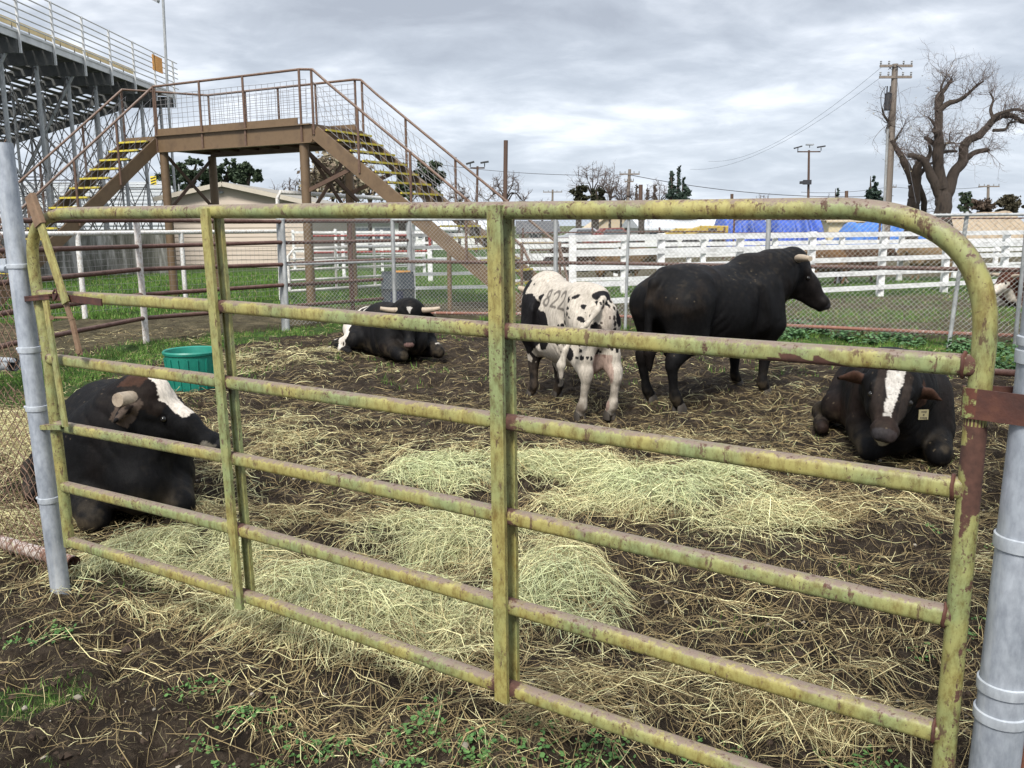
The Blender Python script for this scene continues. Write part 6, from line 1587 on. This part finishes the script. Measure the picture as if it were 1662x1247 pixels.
# 5. right lying bull, blaze, frontal
def col5(P, nrm, hd):
    x, y, z = P.T; C = black_base(P, 31, .2); a, b, c, ea = headpaint(C, P, hd)
    wob = (fbm(x*16, y*16, z*16, 3, 51)-.5)
    m = (a > .0) & (a < .385) & (np.abs(c+.002) < (.050-.028*sst(.05, .38, a)*1+wob*.02)) & (b > -.02); C[m] = (np.array([.44, .41, .37])*(1-.5*(vn(x*90, y*90, z*90, 3) > .78)[:, None]))[m]
    g_ = (a > .04) & (a < .42) & (np.abs(c) > .05) & (np.abs(c) < .10) & (b > -.03); C[g_] = np.array([.022, .016, .013])
    k = ea & (a < .05) & (b > -.17) & (np.abs(c) > .17) & (nrm@norm(hd[1]*.6+hd[2]*0) > -.3); C[k] = np.array([.050, .026, .018])
    ch = (a > .49) & (a < .56) & (b < -.085) & (b > -.13); C[ch & (np.abs(c) < .07)] = np.array([.30, .27, .21])
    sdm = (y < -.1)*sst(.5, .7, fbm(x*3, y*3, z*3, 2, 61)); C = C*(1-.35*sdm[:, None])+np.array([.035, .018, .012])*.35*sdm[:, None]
    return dust(C, P, nrm, 35, .15)
B5 = np.array([2.73, 6.05, 0]); sc5 = .90
ang5 = math.radians(-106)
def L5(v): c, n_ = math.cos(-ang5), math.sin(-ang5); return (v[0]*c-v[1]*n_, v[0]*n_+v[1]*c, v[2])
_p5 = D(1449, 618, 5.22); _n5 = D(1438, 697, 4.80); _u5 = np.cross(_n5-_p5, [1, -.06, -.03])
def b5(s): return lying(s, neckto=tol(B5, ang5, sc5, _p5), headf=L5(_n5-_p5), headu=L5(_u5), side=-1, hsc=1.12, legx=-.04, earu=(.03, .03), zk=.80, yk=.85)
def tagx(t, q, org, ang, sc):
    a = place([q(.06, -.14, .215)], org, ang, sc)[0]; m = MB(); m.box(a, (.062, .006, .062), ((1, .1, 0), (-.1, 1, 0), (0, 0, 1))); f = m.build('ear_tag', TAGM, t)
    m = MB(); 
    for r, (w_, n_) in enumerate(((.035, 3), (.014, 1), (.046, 5))):
        for k in range(n_): m.box(a+np.array([(-.5+(k+.5)/n_)*w_, -.005, .019-r*.019]), (w_/n_*.6, .003, .009))
    m.build('tag_print', INK, f)
bull('black_bull', 'black bull with white blaze and ear tag lying at the right, facing the gate', B5, ang5, .90, b5, col5, .0105, None, extra=tagx)
# 6. far animals behind the fences (lying, coarse)
def colb(tone, white=.5, seed=1):
    def f(P, nrm, hd):
        C = np.tile(np.array(tone), (len(P), 1))*(.35+.5*fbm(P[:, 0]*3, P[:, 1]*3, P[:, 2]*3, 3, seed))[:, None]
        C[fbm(P[:, 0]*2.6, P[:, 1]*2.6, P[:, 2]*2.6, 3, seed+5) > white] = (.60, .54, .46); return C
    return f
def bfar(s): return lying(s)
q = GY(1650, 16.3); bull('cow', 'brown and white cow lying beyond the fence at the far right', (q[0]+.35, 16.3, 0), math.radians(-160), .9, bfar, colb((.10, .035, .02), .53, 3), .025, hornA, group='cattle beyond the fences', cat='cow')
for px, Yq, an, tone, lab in ((1010, 22.5, 5, (.22, .13, .06), 'tan cow standing behind the white boards just left of the black bull'), (945, 23.5, 170, (.05, .03, .02), 'dark brown cow standing behind the white boards above the spotted bull'), (1335, 22.5, 200, (.20, .11, .05), 'tan cow behind the white boards right of the black bull horns'), (1400, 23, 10, (.10, .055, .03), 'brown cow behind the white boards, second right of the black bull'), (1505, 24, 185, (.26, .18, .10), 'pale tan cow behind the white boards, inside the gate corner curve')):
    q = GY(px, Yq); bull('cow', lab, (q[0], Yq, 0), math.radians(an), .74, lambda s: standing(s, muscle=.8, hump=.5), colb(tone, .72, int(px)), .03, None, group='cattle beyond the fences', cat='cow')
cam = bpy.data.cameras.new('camera'); co = bpy.data.objects.new('camera', cam); COL.objects.link(co)
from mathutils import Matrix
M_ = Matrix(((CR[0], CU[0], -CF[0], CAM[0]), (CR[1], CU[1], -CF[1], CAM[1]), (CR[2], CU[2], -CF[2], CAM[2]), (0, 0, 0, 1)))
co.matrix_world = M_; cam.sensor_width = 36; cam.lens = F_/1662*36; cam.clip_start = .05; cam.clip_end = 8000
scene.camera = co
SEL, SAZ = math.radians(48), math.radians(200)
sd = np.array([math.sin(SAZ)*math.cos(SEL), math.cos(SAZ)*math.cos(SEL), math.sin(SEL)])   # towards the sun: behind and left of the camera
sun = bpy.data.lights.new('sun', 'SUN'); sun.energy = 3.4; sun.angle = math.radians(14); sun.color = (1, .965, .90)
so = bpy.data.objects.new('sun', sun); COL.objects.link(so); so.location = (0, 0, 30)
so.rotation_euler = Vector(tuple(-sd)).to_track_quat('-Z', 'Y').to_euler()
w = bpy.data.worlds.new('World'); scene.world = w; w.use_nodes = True; nt = w.node_tree
for n in list(nt.nodes): nt.nodes.remove(n)
out = N(nt, 'ShaderNodeOutputWorld'); tc = N(nt, 'ShaderNodeTexCoord')
sky = N(nt, 'ShaderNodeTexSky', sky_type='NISHITA'); sky.sun_disc = False; sky.sun_elevation = SEL; sky.sun_rotation = SAZ; sky.air_density = 1; sky.dust_density = 2
bg1 = N(nt, 'ShaderNodeBackground'); nt.links.new(sky.outputs[0], bg1.inputs[0]); bg1.inputs[1].default_value = .11
# overcast layer: noise on a flat cloud sheet overhead (x/z, y/z), so streaks flatten towards the horizon
sx = N(nt, 'ShaderNodeSeparateXYZ'); nt.links.new(tc.outputs['Generated'], sx.inputs[0])
zz = math_(nt, 'ADD', math_(nt, 'MAXIMUM', sx.outputs[2], 0.0), .20)
cx_ = math_(nt, 'DIVIDE', sx.outputs[0], zz); cy_ = math_(nt, 'DIVIDE', sx.outputs[1], zz)
cb = N(nt, 'ShaderNodeCombineXYZ'); nt.links.new(cx_, cb.inputs[0]); nt.links.new(cy_, cb.inputs[1])
rot = N(nt, 'ShaderNodeMapping'); rot.inputs['Rotation'].default_value = (0, 0, math.radians(-20)); rot.inputs['Scale'].default_value = (.95, 1.15, 1); rot.inputs['Location'].default_value = (1.3, .6, 0); nt.links.new(cb.outputs[0], rot.inputs[0])
v = rot.outputs[0]
n1 = noise(nt, v, 1.15, 4, .55, None, .45); n2 = noise(nt, v, 3.4, 10, .62, None, .35)
f = math_(nt, 'ADD', math_(nt, 'MULTIPLY', n1, .66), math_(nt, 'MULTIPLY', n2, .34))
col = ramp(nt, f, [(.36, (.300, .325, .372)), (.45, (.375, .405, .455)), (.52, (.48, .51, .56)), (.58, (.62, .645, .69)), (.66, (.84, .86, .89))])
# brighter towards the zenith (overcast sky), slightly blue pale band low down
up_ = ramp(nt, sx.outputs[2], [(.0, 1.10), (.30, 1.12), (.50, 1.35), (1.0, 2.5)])
low = ramp(nt, sx.outputs[2], [(.0, .55), (.10, .25), (.22, 0)])
col = mix(nt, low, col, (.47, .54, .64)); col = mix(nt, 1.0, col, up_, 'MULTIPLY')
bg2 = N(nt, 'ShaderNodeBackground'); nt.links.new(col, bg2.inputs[0]); bg2.inputs[1].default_value = 1.0
ms = N(nt, 'ShaderNodeMixShader'); ms.inputs[0].default_value = .90
nt.links.new(bg1.outputs[0], ms.inputs[1]); nt.links.new(bg2.outputs[0], ms.inputs[2]); nt.links.new(ms.outputs[0], out.inputs[0])
vs = scene.view_settings; vs.view_transform = 'Standard'; vs.look = 'None'; vs.exposure = 0.55; vs.gamma = 1; vs.use_curve_mapping = False
scene.render.engine = 'CYCLES'
try: scene.world.cycles.sampling_method = 'AUTOMATIC'
except Exception: pass
